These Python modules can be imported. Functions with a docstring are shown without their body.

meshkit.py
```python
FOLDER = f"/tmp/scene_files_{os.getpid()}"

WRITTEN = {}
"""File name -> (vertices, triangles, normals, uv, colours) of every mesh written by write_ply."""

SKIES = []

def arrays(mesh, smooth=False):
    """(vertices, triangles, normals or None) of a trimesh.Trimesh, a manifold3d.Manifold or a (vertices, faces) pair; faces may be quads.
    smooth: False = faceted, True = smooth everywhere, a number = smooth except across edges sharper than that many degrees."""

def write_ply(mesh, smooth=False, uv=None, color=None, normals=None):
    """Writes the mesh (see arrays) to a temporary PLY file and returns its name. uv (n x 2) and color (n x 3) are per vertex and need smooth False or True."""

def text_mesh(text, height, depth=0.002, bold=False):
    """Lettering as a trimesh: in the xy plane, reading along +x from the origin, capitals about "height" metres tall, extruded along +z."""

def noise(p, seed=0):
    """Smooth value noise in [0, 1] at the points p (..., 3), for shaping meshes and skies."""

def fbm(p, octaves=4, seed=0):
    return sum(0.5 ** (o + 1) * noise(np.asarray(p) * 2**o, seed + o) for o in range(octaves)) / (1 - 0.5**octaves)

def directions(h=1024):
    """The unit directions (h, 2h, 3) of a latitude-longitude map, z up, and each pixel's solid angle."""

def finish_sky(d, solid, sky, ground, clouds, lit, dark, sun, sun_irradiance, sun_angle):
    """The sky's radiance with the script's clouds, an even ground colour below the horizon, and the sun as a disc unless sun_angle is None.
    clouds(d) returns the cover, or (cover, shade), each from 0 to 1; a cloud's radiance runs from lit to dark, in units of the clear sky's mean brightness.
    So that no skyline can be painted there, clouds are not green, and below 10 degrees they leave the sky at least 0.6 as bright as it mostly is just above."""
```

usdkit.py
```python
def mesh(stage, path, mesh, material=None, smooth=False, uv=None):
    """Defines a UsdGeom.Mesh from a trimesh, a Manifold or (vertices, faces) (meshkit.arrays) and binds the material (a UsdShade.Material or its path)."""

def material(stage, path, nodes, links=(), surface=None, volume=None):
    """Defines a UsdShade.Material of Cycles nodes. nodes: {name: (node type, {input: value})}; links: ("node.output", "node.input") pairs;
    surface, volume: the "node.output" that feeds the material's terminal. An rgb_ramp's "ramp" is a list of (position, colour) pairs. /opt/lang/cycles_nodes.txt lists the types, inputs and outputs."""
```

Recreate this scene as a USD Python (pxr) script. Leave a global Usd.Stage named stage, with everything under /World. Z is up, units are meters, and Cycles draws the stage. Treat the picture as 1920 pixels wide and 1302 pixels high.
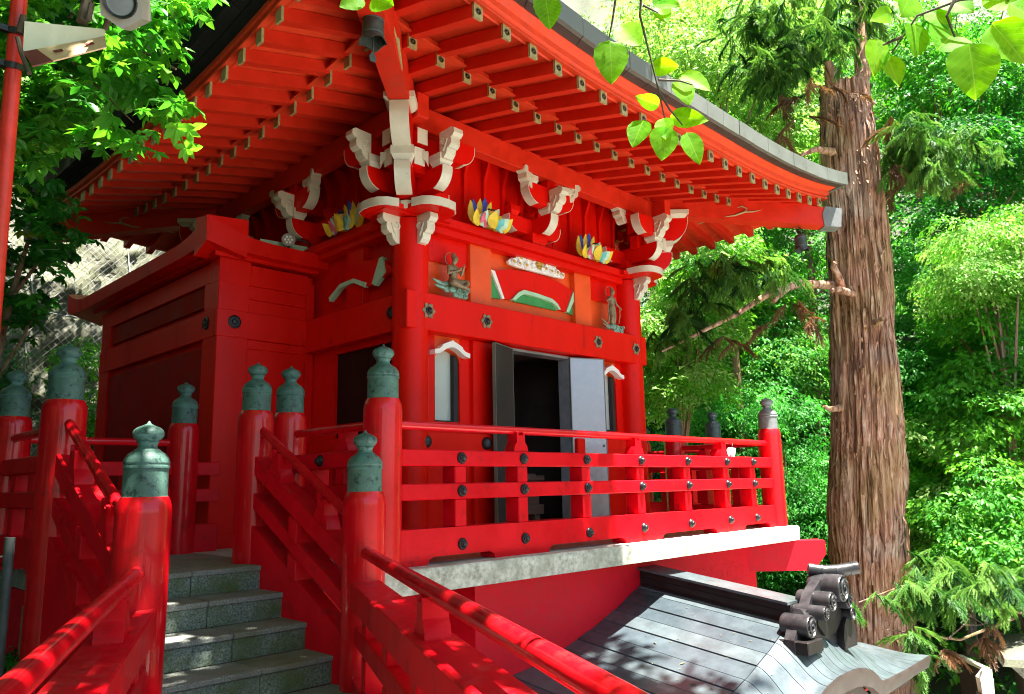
import math, random
import numpy as np, trimesh, manifold3d as m3
from shapely.geometry import Polygon
from pxr import Usd, UsdGeom, UsdLux, UsdShade, Gf, Sdf, Vt
import usdkit, meshkit

PI = math.pi
stage = Usd.Stage.CreateInMemory()
UsdGeom.SetStageUpAxis(stage, UsdGeom.Tokens.z); UsdGeom.SetStageMetersPerUnit(stage, 1.0)
UsdGeom.Xform.Define(stage, '/World'); UsdGeom.Scope.Define(stage, '/World/Looks')
random.seed(7); RNG = np.random.default_rng(7)

# ---------------------------------------------------------------- camera, sky, sun, exposure
AZ, PITCH, ROLL = math.radians(45.3563), math.radians(10.1379), math.radians(-1.1569)
CAM = np.array([-2.9493, -4.0958, 0.4968]); FPX = 1448.78
EXPOSURE = 2.85
SUN_EL, SUN_AZ = math.radians(74.0), math.atan2(0.10, -1.0)       # azimuth = atan2(x, y) of the direction to the sun
SUN_I, SKY_S = 1.25, 0.05
_fw = np.array([math.sin(AZ)*math.cos(PITCH), math.cos(AZ)*math.cos(PITCH), math.sin(PITCH)])
_r = np.array([math.cos(AZ), -math.sin(AZ), 0]); _u = np.cross(_r, _fw)
CR = math.cos(ROLL)*_r + math.sin(ROLL)*_u; CU = -math.sin(ROLL)*_r + math.cos(ROLL)*_u; CF = _fw
cam = UsdGeom.Camera.Define(stage, '/World/camera')
mat = np.eye(4); mat[0,:3], mat[1,:3], mat[2,:3], mat[3,:3] = CR, CU, -CF, CAM
cam.AddTransformOp().Set(Gf.Matrix4d(*mat.flatten().tolist()))
cam.CreateHorizontalApertureAttr(36.0); cam.CreateVerticalApertureAttr(36.0*694/1024)
cam.CreateFocalLengthAttr(36.0*FPX/1920); cam.CreateClippingRangeAttr(Gf.Vec2f(0.05, 400)); cam.CreateExposureAttr(EXPOSURE)
def at(u, v, depth):                       # survey: the point that lies `depth` metres ahead on the sight line of a pixel of the photograph
    return CAM + depth*((u-960)/FPX*CR - (v-651)/FPX*CU + CF)
sky = UsdLux.DomeLight.Define(stage, '/World/sky')
sky.GetPrim().SetCustomDataByKey('kind', 'structure')
skym = usdkit.material(stage, '/World/Looks/sky', {
    's': ('sky_texture', dict(sky_type='single_scattering', sun_disc=False, sun_elevation=SUN_EL, sun_rotation=SUN_AZ, air_density=1.0, aerosol_density=1.5)),
    'b': ('background_shader', dict(strength=SKY_S))}, [('s.color', 'b.color')], surface='b.background')
UsdShade.MaterialBindingAPI.Apply(sky.GetPrim()).Bind(skym)
sun = UsdLux.DistantLight.Define(stage, '/World/sun')
sun.CreateNormalizeAttr(True); sun.CreateIntensityAttr(SUN_I); sun.CreateAngleAttr(0.53); sun.CreateColorAttr(Gf.Vec3f(1, .95, .86))
sd = np.array([math.sin(SUN_AZ)*math.cos(SUN_EL), math.cos(SUN_AZ)*math.cos(SUN_EL), math.sin(SUN_EL)])
zx = np.cross([0, 1, 0], sd); zx /= np.linalg.norm(zx); zy = np.cross(sd, zx)
mt = np.eye(4); mt[0,:3], mt[1,:3], mt[2,:3] = zx, zy, sd
sun.AddTransformOp().Set(Gf.Matrix4d(*mt.flatten().tolist()))

# ---------------------------------------------------------------- helpers
_n = {}
def numbered(parent, name):
    k = _n.get((parent, name), 0); _n[(parent, name)] = k+1
    return name if k == 0 else f'{name}_{k:03d}'
def meta(p, label=None, cat=None, group=None, kind=None):
    for k, v in (('label', label), ('category', cat), ('group', group), ('kind', kind)):
        if v: p.SetCustomDataByKey(k, v)
def thing(name, label, cat, loc=(0,0,0), rz=0.0, group=None):
    x = UsdGeom.Xform.Define(stage, '/World/'+numbered('/World', name))
    x.AddTranslateOp().Set(Gf.Vec3d(*map(float, loc))); x.AddRotateZOp().Set(math.degrees(rz))
    meta(x.GetPrim(), label, cat, group)
    return str(x.GetPath())
def obj(name, mesh, mt, parent='/World', smooth=35, label=None, loc=None, rot=None):
    path = parent+'/'+numbered(parent, name)
    m = usdkit.mesh(stage, path, mesh, MATS[mt], smooth=smooth)
    if loc is not None:
        m.AddTranslateOp().Set(Gf.Vec3d(*map(float, loc)))
    if rot is not None:
        m.AddRotateXYZOp().Set(Gf.Vec3f(*map(float, rot)))
    if label: m.GetPrim().SetCustomDataByKey('label', label)
    return path
def struct(name, mesh, mt, smooth=False, kind='structure', label=None, cat=None):
    p = obj(name, mesh, mt, smooth=smooth); meta(stage.GetPrimAtPath(p), kind=kind, label=label, cat=cat); return p
def copy_of(src, name, label, cat, loc, rz=0.0, group=None):
    x = UsdGeom.Xform.Define(stage, '/World/'+numbered('/World', name))
    x.GetPrim().GetReferences().AddInternalReference(src)
    x.GetPrim().GetAttribute('xformOp:translate').Set(Gf.Vec3d(*map(float, loc))); x.GetPrim().GetAttribute('xformOp:rotateZ').Set(math.degrees(rz))
    x.GetPrim().SetInstanceable(True); meta(x.GetPrim(), label, cat, group)
    return str(x.GetPath())
def cat(*ms): return trimesh.util.concatenate([m for m in ms])
def tm(v, f): return trimesh.Trimesh(np.asarray(v, float), np.asarray(f, int), process=False)
def hull(pts): return trimesh.convex.convex_hull(np.asarray(pts, float))
_HEX = np.array([[0,2,1],[1,2,3],[4,5,6],[5,7,6],[0,1,4],[1,5,4],[2,6,3],[3,6,7],[0,4,2],[2,4,6],[1,3,5],[3,7,5]])
def hexa(f):                                # f(i,j,k) -> corner, i,j,k in 0/1
    v = [f(i, j, k) for k in (0, 1) for j in (0, 1) for i in (0, 1)]
    m = tm(v, _HEX)
    if m.volume < 0: m.invert()
    return m
def box(x0, x1, y0, y1, z0, z1, ch=0.0):
    if ch <= 0: return hexa(lambda i, j, k: ((x0, x1)[i], (y0, y1)[j], (z0, z1)[k]))
    pts = []
    for i in (0, 1):
        for j in (0, 1):
            for k in (0, 1):
                p = np.array([(x0, x1)[i], (y0, y1)[j], (z0, z1)[k]]); s = np.array([1-2*i, 1-2*j, 1-2*k])*ch
                for a in range(3):
                    q = p + s; q[a] = p[a]; pts.append(q)
    return hull(pts)
def prism(poly, h, frame=None, holes=None):      # polygon in (a,b) extruded h along c; frame = (origin, ea, eb, ec)
    m = trimesh.creation.extrude_polygon(Polygon(poly, holes).buffer(0), h, engine='earcut')
    if frame is not None:
        o, a, b, c = (np.asarray(q, float) for q in frame)
        v = np.asarray(m.vertices); m.vertices = o + v[:, :1]*a + v[:, 1:2]*b + v[:, 2:3]*c
        if np.dot(np.cross(a, b), c) < 0: m.invert()
    return m
def lathe(prof, n=24, o=(0,0,0), axis='z'):
    p = np.asarray(prof, float); th = np.linspace(0, 2*PI, n, endpoint=False); k = len(p)
    v = np.stack([np.outer(np.cos(th), p[:,0]), np.outer(np.sin(th), p[:,0]), np.outer(np.ones(n), p[:,1])], -1).reshape(-1, 3)
    f = []
    for i in range(n):
        for j in range(k-1):
            a, b, c, d = i*k+j, ((i+1) % n)*k+j, ((i+1) % n)*k+j+1, i*k+j+1
            if p[j,0] > 1e-9: f.append((a, b, c))
            if p[j+1,0] > 1e-9: f.append((a, c, d))
    m = tm(v, f)
    if axis == '-y': m.vertices = np.stack([v[:,0], -v[:,2], v[:,1]], 1)
    if axis == '-x': m.vertices = np.stack([-v[:,2], -v[:,0], v[:,1]], 1)
    m.merge_vertices(); m.update_faces(m.nondegenerate_faces()); m.fix_normals()
    m.vertices = np.asarray(m.vertices) + np.asarray(o, float)
    return m
def tube(pts, r, n=10, cap=True):
    p = np.asarray(pts, float); r = np.broadcast_to(np.asarray(r, float), (len(p),))
    t = np.gradient(p, axis=0); t /= np.maximum(np.linalg.norm(t, axis=1, keepdims=True), 1e-9)
    a = np.cross(t[0], [0, 0, 1.0]); a = a if np.linalg.norm(a) > .1 else np.cross(t[0], [1.0, 0, 0]); a /= np.linalg.norm(a)
    th = np.linspace(0, 2*PI, n, endpoint=False); v = []
    for i in range(len(p)):
        a = a - t[i]*(a@t[i]); a /= np.linalg.norm(a); b = np.cross(t[i], a)
        v.append(p[i] + r[i]*(np.outer(np.cos(th), a)+np.outer(np.sin(th), b)))
    v = np.concatenate(v); f = []
    for i in range(len(p)-1):
        for j in range(n):
            q = (j+1) % n
            f += [(i*n+j, i*n+q, (i+1)*n+q), (i*n+j, (i+1)*n+q, (i+1)*n+j)]
    if cap:
        v = np.vstack([v, p[0], p[-1]]); c0, c1 = len(v)-2, len(v)-1; e = (len(p)-1)*n
        for j in range(n):
            q = (j+1) % n; f += [(c0, q, j), (c1, e+j, e+q)]
    return tm(v, f)
def xf(m, o=(0,0,0), rz=0.0, s=1.0):
    m = m.copy(); v = np.asarray(m.vertices)*s; c, sn = math.cos(rz), math.sin(rz)
    m.vertices = np.stack([v[:,0]*c - v[:,1]*sn, v[:,0]*sn + v[:,1]*c, v[:,2]], 1) + np.asarray(o, float); return m
def rotm(m, R, o=(0,0,0)):
    m = m.copy(); m.vertices = np.asarray(m.vertices)@np.asarray(R, float).T + np.asarray(o, float)
    if np.linalg.det(R) < 0: m.invert()
    return m
def grid_mesh(P):                                  # P (n,m,3) -> sheet
    n, m = P.shape[:2]; i = np.arange(n*m).reshape(n, m)
    q = np.stack([i[:-1,:-1], i[1:,:-1], i[1:,1:], i[:-1,1:]], -1).reshape(-1, 4)
    return tm(P.reshape(-1, 3), np.vstack([q[:, [0,1,2]], q[:, [0,2,3]]]))

# ---------------------------------------------------------------- materials
MATS = {}
def mk(name, nodes, links, surface='p.BSDF'):
    MATS[name] = usdkit.material(stage, '/World/Looks/'+name, nodes, links, surface=surface)
def paint(name, c, rough=.35, var=.18, scale=6, bump=.05, spec=.5, coat=0.0, metal=0.0, worn=None, worn_amt=.0, stretch=(1,1,1), dust=None):
    c = np.array(c); lo, hi = c*(1-var), np.minimum(c*(1+var), .95)
    nodes = {'g': ('geometry', {}), 'mp': ('mapping', dict(scale=stretch)), 'n': ('noise_texture', dict(scale=scale, detail=5, roughness=.6)),
             'r': ('rgb_ramp', dict(ramp=[(.3, lo), (.7, hi)])), 'n2': ('noise_texture', dict(scale=scale*14, detail=3)),
             'rr': ('map_range', dict(from_min=.3, from_max=.7, to_min=rough*.75, to_max=min(1, rough*1.35))),
             'b': ('bump', dict(strength=bump*4, distance=.004)), 'p': ('principled_bsdf', dict(specular_ior_level=spec, metallic=metal, coat_weight=coat, coat_roughness=.06))}
    links = [('g.position', 'mp.vector'), ('mp.vector', 'n.vector'), ('mp.vector', 'n2.vector'), ('n.fac', 'r.fac'), ('n.fac', 'rr.value'), ('rr.result', 'p.roughness'),
             ('n2.fac', 'b.height'), ('b.normal', 'p.normal')]
    if worn is not None:
        nodes.update({'n3': ('noise_texture', dict(scale=scale*2.3, detail=7, roughness=.7)), 'r3': ('rgb_ramp', dict(ramp=[(.62-worn_amt, (0,0,0)), (.72-worn_amt, (1,1,1))])),
                      'mx': ('mix', dict(color2=worn))})
        links += [('mp.vector', 'n3.vector'), ('n3.fac', 'r3.fac'), ('r3.color', 'mx.fac'), ('r.color', 'mx.color1'), ('mx.color', 'p.base_color')]
    else: links += [('r.color', 'p.base_color')]
    if dust is not None:                    # dust, scuffs and fallen grit lie on the upward faces
        last = links.pop()
        nodes.update({'sz': ('separate_xyz', {}), 'mz': ('map_range', dict(from_min=.55, from_max=1.0, to_min=0, to_max=1, clamp=True)), 'n4': ('noise_texture', dict(scale=scale*4.5, detail=8, roughness=.75)), 'r4': ('rgb_ramp', dict(ramp=[(.50, (0,0,0)), (.72, (.42,.42,.42))])),
                      'm4': ('math', dict(math_type='multiply')), 'mxd': ('mix', dict(color2=dust))})
        links += [('g.normal', 'sz.vector'), ('sz.z', 'mz.value'), ('mp.vector', 'n4.vector'), ('n4.fac', 'r4.fac'), ('r4.color', 'm4.value1'), ('mz.result', 'm4.value2'), ('m4.value', 'mxd.fac'), (last[0], 'mxd.color1'), ('mxd.color', 'p.base_color')]
    mk(name, nodes, links)
RED_WORN = (.33, .02, .02)
paint('red_lacquer', (.60, .003, .009), rough=.30, var=.10, scale=3, bump=.03, spec=.2, coat=.45, worn=(.42, .006, .010), worn_amt=.05, dust=(.50, .06, .05))
paint('rail_red', (.60, .003, .010), rough=.34, var=.13, scale=3, bump=.06, spec=.14, worn=(.42, .006, .010), worn_amt=.05, dust=(.48, .10, .09))
paint('hall_red', (.68, .005, .0015), rough=.36, var=.10, scale=2.2, bump=.04, spec=.15, worn=(.44, .005, .002), worn_amt=.02, stretch=(1, 1, .3))
paint('panel_orange', (.74, .075, .005), rough=.38, var=.15, scale=2.5, bump=.04)
paint('eave_red', (.66, .026, .008), rough=.5, var=.10, scale=7, bump=.05, spec=.22)
paint('eave_board', (.70, .055, .016), rough=.5, var=.14, scale=9, bump=.06, spec=.3)
paint('wall_crimson', (.62, .004, .016), rough=.55, var=.08, scale=12, bump=.12, spec=.22)
paint('white_paint', (.62, .57, .45), rough=.5, var=.07, scale=9, bump=.05, worn=(.36, .38, .16), worn_amt=-.02)
paint('clean_white', (.78, .77, .74), rough=.45, var=.05, scale=9)
paint('patina', (.075, .155, .125), rough=.45, var=.30, scale=11, bump=.1, worn=(.022, .05, .042), worn_amt=.09, spec=.35)
paint('patina_dark', (.035, .06, .06), rough=.38, var=.3, scale=14, bump=.06, worn=(.09, .13, .12), worn_amt=0)
paint('patina_grey', (.17, .18, .18), rough=.4, var=.2, scale=14, bump=.08, worn=(.09, .09, .09), worn_amt=.04)
paint('iron', (.012, .012, .014), rough=.28, spec=.4, var=.3, scale=20, bump=.08)
paint('bronze', (.22, .165, .09), rough=.42, var=.35, scale=30, bump=.08, worn=(.05, .045, .035), worn_amt=.05)
paint('bell_metal', (.045, .055, .05), rough=.45, var=.35, scale=18, bump=.1, worn=(.10, .12, .10), worn_amt=-.02)
paint('brass', (.36, .30, .13), rough=.42, var=.25, scale=40, bump=.1, worn=(.22, .24, .14), worn_amt=.05)
paint('brass_dark', (.10, .08, .04), rough=.5, var=.25, scale=40)
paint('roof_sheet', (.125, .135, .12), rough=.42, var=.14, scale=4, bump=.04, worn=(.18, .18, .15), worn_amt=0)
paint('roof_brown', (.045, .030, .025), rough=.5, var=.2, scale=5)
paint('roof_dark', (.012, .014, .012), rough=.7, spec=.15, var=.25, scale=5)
paint('copper_sheet', (.048, .066, .078), rough=.32, metal=.2, var=.2, scale=4.5, bump=.05, worn=(.065, .092, .10), worn_amt=.02, spec=.6)
paint('copper_sheet_pale', (.070, .090, .100), rough=.32, metal=.2, var=.2, scale=5.5, bump=.05, worn=(.06, .10, .105), worn_amt=.04, spec=.6)
paint('copper_dark', (.016, .013, .013), rough=.4, spec=.25, var=.3, scale=8, bump=.05)
paint('ornament_copper', (.022, .021, .024), rough=.33, var=.3, scale=10, bump=.07, worn=(.035, .03, .028), worn_amt=.05, spec=.6)
paint('steel_door', (.30, .31, .34), rough=.28, var=.12, scale=3, bump=.03, worn=(.2, .2, .22), worn_amt=-.08, spec=.8, metal=.5)
paint('dark_door', (.03, .027, .025), rough=.5, var=.3, scale=4, spec=.2)
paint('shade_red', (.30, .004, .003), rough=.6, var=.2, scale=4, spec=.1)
paint('brown_door', (.030, .006, .004), rough=.65, var=.3, scale=4, spec=.1)
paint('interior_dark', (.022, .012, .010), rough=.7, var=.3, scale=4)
paint('frosted_glass', (.50, .56, .52), rough=.12, var=.06, scale=3, spec=.8)
paint('old_wood', (.10, .055, .035), rough=.6, var=.35, scale=5, bump=.2, stretch=(1, 6, 10))
paint('carve_green', (.04, .26, .07), rough=.4, var=.15, scale=9)
paint('carve_mint', (.36, .62, .42), rough=.4, var=.1, scale=9)
paint('petal_yellow', (.70, .50, .03), rough=.4, var=.15, scale=25)
paint('petal_blue', (.02, .06, .40), rough=.4, var=.15, scale=25)
paint('petal_mint', (.42, .62, .45), rough=.4, var=.1, scale=25)
paint('petal_pink', (.60, .10, .17), rough=.4, var=.3, scale=25)
paint('petal_teal', (.10, .42, .40), rough=.4, var=.2, scale=25)
paint('pod_gold', (.50, .32, .06), rough=.4, var=.2, scale=25)
paint('cream_metal', (.60, .62, .47), rough=.45, var=.06, scale=6, worn=(.40, .36, .24), worn_amt=-.08)
paint('peach_metal', (.62, .40, .22), rough=.45, var=.06, scale=6)
paint('rust_red', (.16, .02, .015), rough=.6, var=.3, scale=12)
paint('pole_red', (.55, .022, .012), rough=.33, var=.2, scale=8, worn=(.30, .05, .03), worn_amt=-.03)
paint('grey_plastic', (.30, .28, .24), rough=.5, var=.1, scale=8)
paint('black_plastic', (.012, .012, .012), rough=.4, var=.2, scale=8)
paint('twig', (.07, .05, .03), rough=.8, var=.4, scale=30)
paint('dead_leaf', (.28, .20, .09), rough=.7, var=.4, scale=40)
paint('wire', (.20, .20, .19), rough=.45, var=.2, scale=9)
paint('statue_cloud', (.14, .26, .20), rough=.5, var=.5, scale=26, worn=(.34, .16, .14), worn_amt=.02)
paint('paper', (.72, .72, .80), rough=.7, var=.03, scale=9)
def stone(name, c1, c2, speck, scale=60, rough=.75, moss=None, moss_amt=.5, bump=.5):
    nodes = {'g': ('geometry', {}), 'n': ('noise_texture', dict(scale=scale, detail=4, roughness=.7)), 'n2': ('noise_texture', dict(scale=3.2, detail=6, roughness=.65)),
             'r': ('rgb_ramp', dict(ramp=[(.32, speck), (.46, c1), (.62, c2), (.75, np.array(c2)*1.25)])),
             'r2': ('rgb_ramp', dict(ramp=[(1-moss_amt-.12, (0,0,0)), (1-moss_amt+.12, (1,1,1))])), 'mx': ('mix', dict(color2=moss or c1)),
             'b': ('bump', dict(strength=bump, distance=.006)), 'p': ('principled_bsdf', dict(roughness=rough, specular_ior_level=.35))}
    mk(name, nodes, [('g.position', 'n.vector'), ('g.position', 'n2.vector'), ('n.fac', 'r.fac'), ('r.color', 'mx.color1'), ('n2.fac', 'r2.fac'), ('r2.color', 'mx.fac'),
                     ('mx.color', 'p.base_color'), ('n.fac', 'b.height'), ('b.normal', 'p.normal')])
stone('step_granite', (.13, .175, .145), (.25, .30, .255), (.035, .055, .04), scale=85, moss=(.085, .12, .035), moss_amt=.47)
stone('step_granite_tread', (.17, .19, .165), (.33, .33, .30), (.08, .08, .07), scale=120, moss=(.14, .14, .075), moss_amt=.42, bump=.3)
stone('concrete', (.40, .39, .33), (.55, .54, .47), (.22, .22, .17), scale=22, moss=(.26, .26, .20), moss_amt=.40, bump=.35)
stone('rock_face', (.085, .084, .056), (.125, .122, .085), (.04, .04, .028), scale=3.5, moss=(.075, .085, .032), moss_amt=.45, bump=.6)
stone('rock_brown', (.20, .15, .09), (.34, .27, .16), (.06, .05, .03), scale=3.0, moss=(.12, .13, .05), moss_amt=.45, bump=1.0)
stone('courtyard_stone', (.36, .35, .32), (.48, .47, .43), (.2, .2, .18), scale=14, moss=(.3, .3, .25), moss_amt=.4)
stone('soil', (.030, .022, .012), (.055, .04, .02), (.012, .010, .006), scale=6, moss=(.03, .055, .012), moss_amt=.5, bump=1.0)
stone('hut_stone', (.09, .09, .075), (.16, .16, .14), (.04, .04, .03), scale=40, moss=(.13, .14, .08), moss_amt=.45)
def bark(name, dark, mid, light, sc):
    nodes = {'g': ('geometry', {}), 'mp': ('mapping', dict(scale=(1, 1, .07))), 'n': ('noise_texture', dict(scale=sc, detail=7, roughness=.68, distortion=.3)),
             'r': ('rgb_ramp', dict(ramp=[(.33, np.array(dark)*.35), (.42, dark), (.53, mid), (.66, light), (.8, np.array(light)*1.35)])),
             'n2': ('noise_texture', dict(scale=1.3, detail=3)), 'r2': ('rgb_ramp', dict(ramp=[(.40, (.34, .22, .09)), (.52, (.36, .17, .11)), (.66, (.34, .27, .24))])), 'mx': ('mix', dict(mix_type='mix', fac=.42)),
             'mu': ('mix', dict(mix_type='multiply', fac=1.0)), 'rk': ('rgb_ramp', dict(ramp=[(.33, (.35, .28, .25)), (.46, (1, 1, 1))])),
             'b': ('bump', dict(strength=1.0, distance=.03)), 'p': ('principled_bsdf', dict(roughness=.85, specular_ior_level=.2))}
    mk(name, nodes, [('g.position', 'mp.vector'), ('mp.vector', 'n.vector'), ('g.position', 'n2.vector'), ('n.fac', 'r.fac'), ('n2.fac', 'r2.fac'), ('r.color', 'mx.color1'), ('r2.color', 'mx.color2'),
                     ('mx.color', 'mu.color1'), ('n.fac', 'rk.fac'), ('rk.color', 'mu.color2'), ('mu.color', 'p.base_color'), ('n.fac', 'b.height'), ('b.normal', 'p.normal')])
bark('cedar_bark', (.22, .10, .06), (.48, .27, .18), (.68, .53, .43), 18)
bark('tree_bark', (.06, .045, .03), (.11, .085, .06), (.17, .14, .10), 14)
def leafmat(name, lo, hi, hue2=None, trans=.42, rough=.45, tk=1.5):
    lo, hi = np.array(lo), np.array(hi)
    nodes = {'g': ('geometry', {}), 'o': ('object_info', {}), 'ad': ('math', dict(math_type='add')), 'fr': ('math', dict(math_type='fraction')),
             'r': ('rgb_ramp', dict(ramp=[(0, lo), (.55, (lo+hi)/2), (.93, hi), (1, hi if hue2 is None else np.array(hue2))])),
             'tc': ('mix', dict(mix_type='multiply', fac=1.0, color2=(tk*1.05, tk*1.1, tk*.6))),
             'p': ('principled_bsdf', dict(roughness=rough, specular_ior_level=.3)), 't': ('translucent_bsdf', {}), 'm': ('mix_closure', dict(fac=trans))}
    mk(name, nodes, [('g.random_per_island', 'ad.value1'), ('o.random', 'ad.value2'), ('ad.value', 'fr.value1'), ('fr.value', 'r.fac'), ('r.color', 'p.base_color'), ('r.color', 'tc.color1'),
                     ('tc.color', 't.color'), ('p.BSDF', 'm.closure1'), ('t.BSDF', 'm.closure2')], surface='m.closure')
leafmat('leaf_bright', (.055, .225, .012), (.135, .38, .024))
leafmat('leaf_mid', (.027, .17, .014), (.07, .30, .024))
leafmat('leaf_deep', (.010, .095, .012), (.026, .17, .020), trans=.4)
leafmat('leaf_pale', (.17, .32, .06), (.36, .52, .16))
leafmat('leaf_glossy', (.012, .10, .012), (.035, .20, .02), hue2=(.34, .30, .01), trans=.4, rough=.28)
leafmat('leaf_near', (.045, .21, .006), (.11, .33, .010), trans=.55, tk=1.6)
leafmat('leaf_maple', (.022, .19, .022), (.07, .32, .034))
leafmat('needle_green', (.06, .18, .028), (.17, .33, .06), trans=.35)
leafmat('needle_dark', (.014, .07, .014), (.04, .14, .024), trans=.3)
leafmat('needle_brown', (.10, .045, .022), (.24, .12, .06), trans=.2)
# ================================================================ balustrades
LX = 5.277; DROP = -0.765
POST = [(.0, -.02), (.125, -.02), (.125, .985), (.122, 1.02), (.113, 1.046), (.105, 1.062), (.0, 1.066)]
CAP = [(0, 1.056), (.101, 1.056), (.104, 1.062), (.101, 1.068), (.100, 1.19), (.105, 1.196), (.105, 1.206), (.101, 1.212), (.104, 1.218), (.104, 1.226), (.098, 1.244), (.082, 1.266), (.062, 1.278),
       (.057, 1.284), (.046, 1.292), (.042, 1.304), (.046, 1.316), (.052, 1.322), (.049, 1.327), (.062, 1.338), (.070, 1.352), (.071, 1.364), (.066, 1.378), (.052, 1.391), (.030, 1.400), (.012, 1.408), (.005, 1.420), (0, 1.424)]
BOSS = [(0, -.005), (.040, -.005), (.040, .008), (.034, .016), (.030, .017), (.028, .024), (.020, .030), (.018, .036), (.009, .042), (0, .043)]
def post(parent, x, y, z, down=0.0, capm='patina', label=None):
    p = [(r, zz - down if zz < 0 else zz) for r, zz in POST]
    path = obj('post', lathe(p, 32, (x, y, z)), 'red_lacquer', parent)
    obj('post_cap', lathe(CAP, 32, (x, y, z)), capm, path, label=label)
class Rail:
    """local frame: s along from P0 to P1, n outward, h above a base line that climbs with `slope` (sheared, posts stay upright)"""
    def __init__(self, parent, p0, p1, z0, z1, nside=1):
        self.par = parent; self.p0 = np.array(p0, float); d = np.array(p1, float)-self.p0; self.L = np.linalg.norm(d); self.e = d/self.L
        self.n = np.array([self.e[1], -self.e[0]])*nside; self.z0 = z0; self.sl = (z1-z0)/self.L
    def w(self, s, n, h):
        q = self.p0 + self.e*s + self.n*n; return (q[0], q[1], self.z0 + self.sl*s + h)
    def map(self, m):                    # mesh given in (s, n, h)
        v = np.asarray(m.vertices); m = m.copy(); q = self.p0 + v[:, :1]*self.e + v[:, 1:2]*self.n
        m.vertices = np.column_stack([q, self.z0 + self.sl*v[:, 0] + v[:, 2]]); m.fix_normals()
        return m
    def part(self, name, m, mt='rail_red', label=None): return obj(name, self.map(m), mt, self.par, label=label)
    def rail(self, s0, s1, h=.9, r=.03):
        k = 9; ss = np.linspace(s0, s1, k); self_r = [r*(1+.05*((i % 3) == 1)) for i in range(k)]
        obj('handrail', tube([self.w(s, 0, h) for s in ss], r, 18), 'red_lacquer', self.par)
    def bar(self, s0, s1, h0, h1, n0=-.055, n1=.071, name='bar'): self.part(name, box(s0, s1, n0, n1, h0, h1, .007))
    def baluster(self, s, h0, h1, n0=-.075, n1=.062, w=.052): self.part('baluster', box(s-w, s+w, n0, n1, h0, h1, .006))
    def block(self, s, h=.741, w=.075, top=.885):
        pr = [(-w, 0), (w, 0), (w, .012), (w*.86, .045), (w*.62, .066), (w*.58, .075), (w*.58, top-h), (w*.34, top-h), (w*.30, top-h-.022), (-w*.30, top-h-.022), (-w*.34, top-h), (-w*.58, top-h), (-w*.58, .075), (-w*.62, .066), (-w*.86, .045), (-w, .012)]
        m = prism([(a, b) for a, b in pr], .10, ((s, -.05, h), (1, 0, 0), (0, 0, 1), (0, 1, 0)))
        self.part('rail_block', m)
    def bosses(self, ss, hs, mt='iron'):
        for h in hs:
            for s in ss:
                m = lathe(BOSS, 16, (0, 0, 0)); v = np.asarray(m.vertices)
                m.vertices = np.stack([s + v[:, 0], .071 + v[:, 2], h + v[:, 1]], 1); self.part('boss', m, mt)
    def ground_beam(self, s0, s1, cuts, h1=.228):
        pts = [(s0, h1), (s0, .0)]
        for a, b in cuts: pts += [(a, 0), (a+.012, .03), (a+.05, .048), (b-.05, .048), (b-.012, .03), (b, 0)]
        pts += [(s1, 0), (s1, h1)]
        self.part('ground_beam', prism(pts, .145, ((0, -.074, 0), (1, 0, 0), (0, 0, 1), (0, 1, 0))))
FRONT_S = [.611, 1.223, 1.96, 2.707, 3.455, 4.18, 4.726]
fr = thing('balcony_railing', 'long front red balustrade with three rows of black bosses along the pale balcony slab', 'railing')
R = Rail(fr, (0, 0), (LX, 0), 0, 0, 1)
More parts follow.
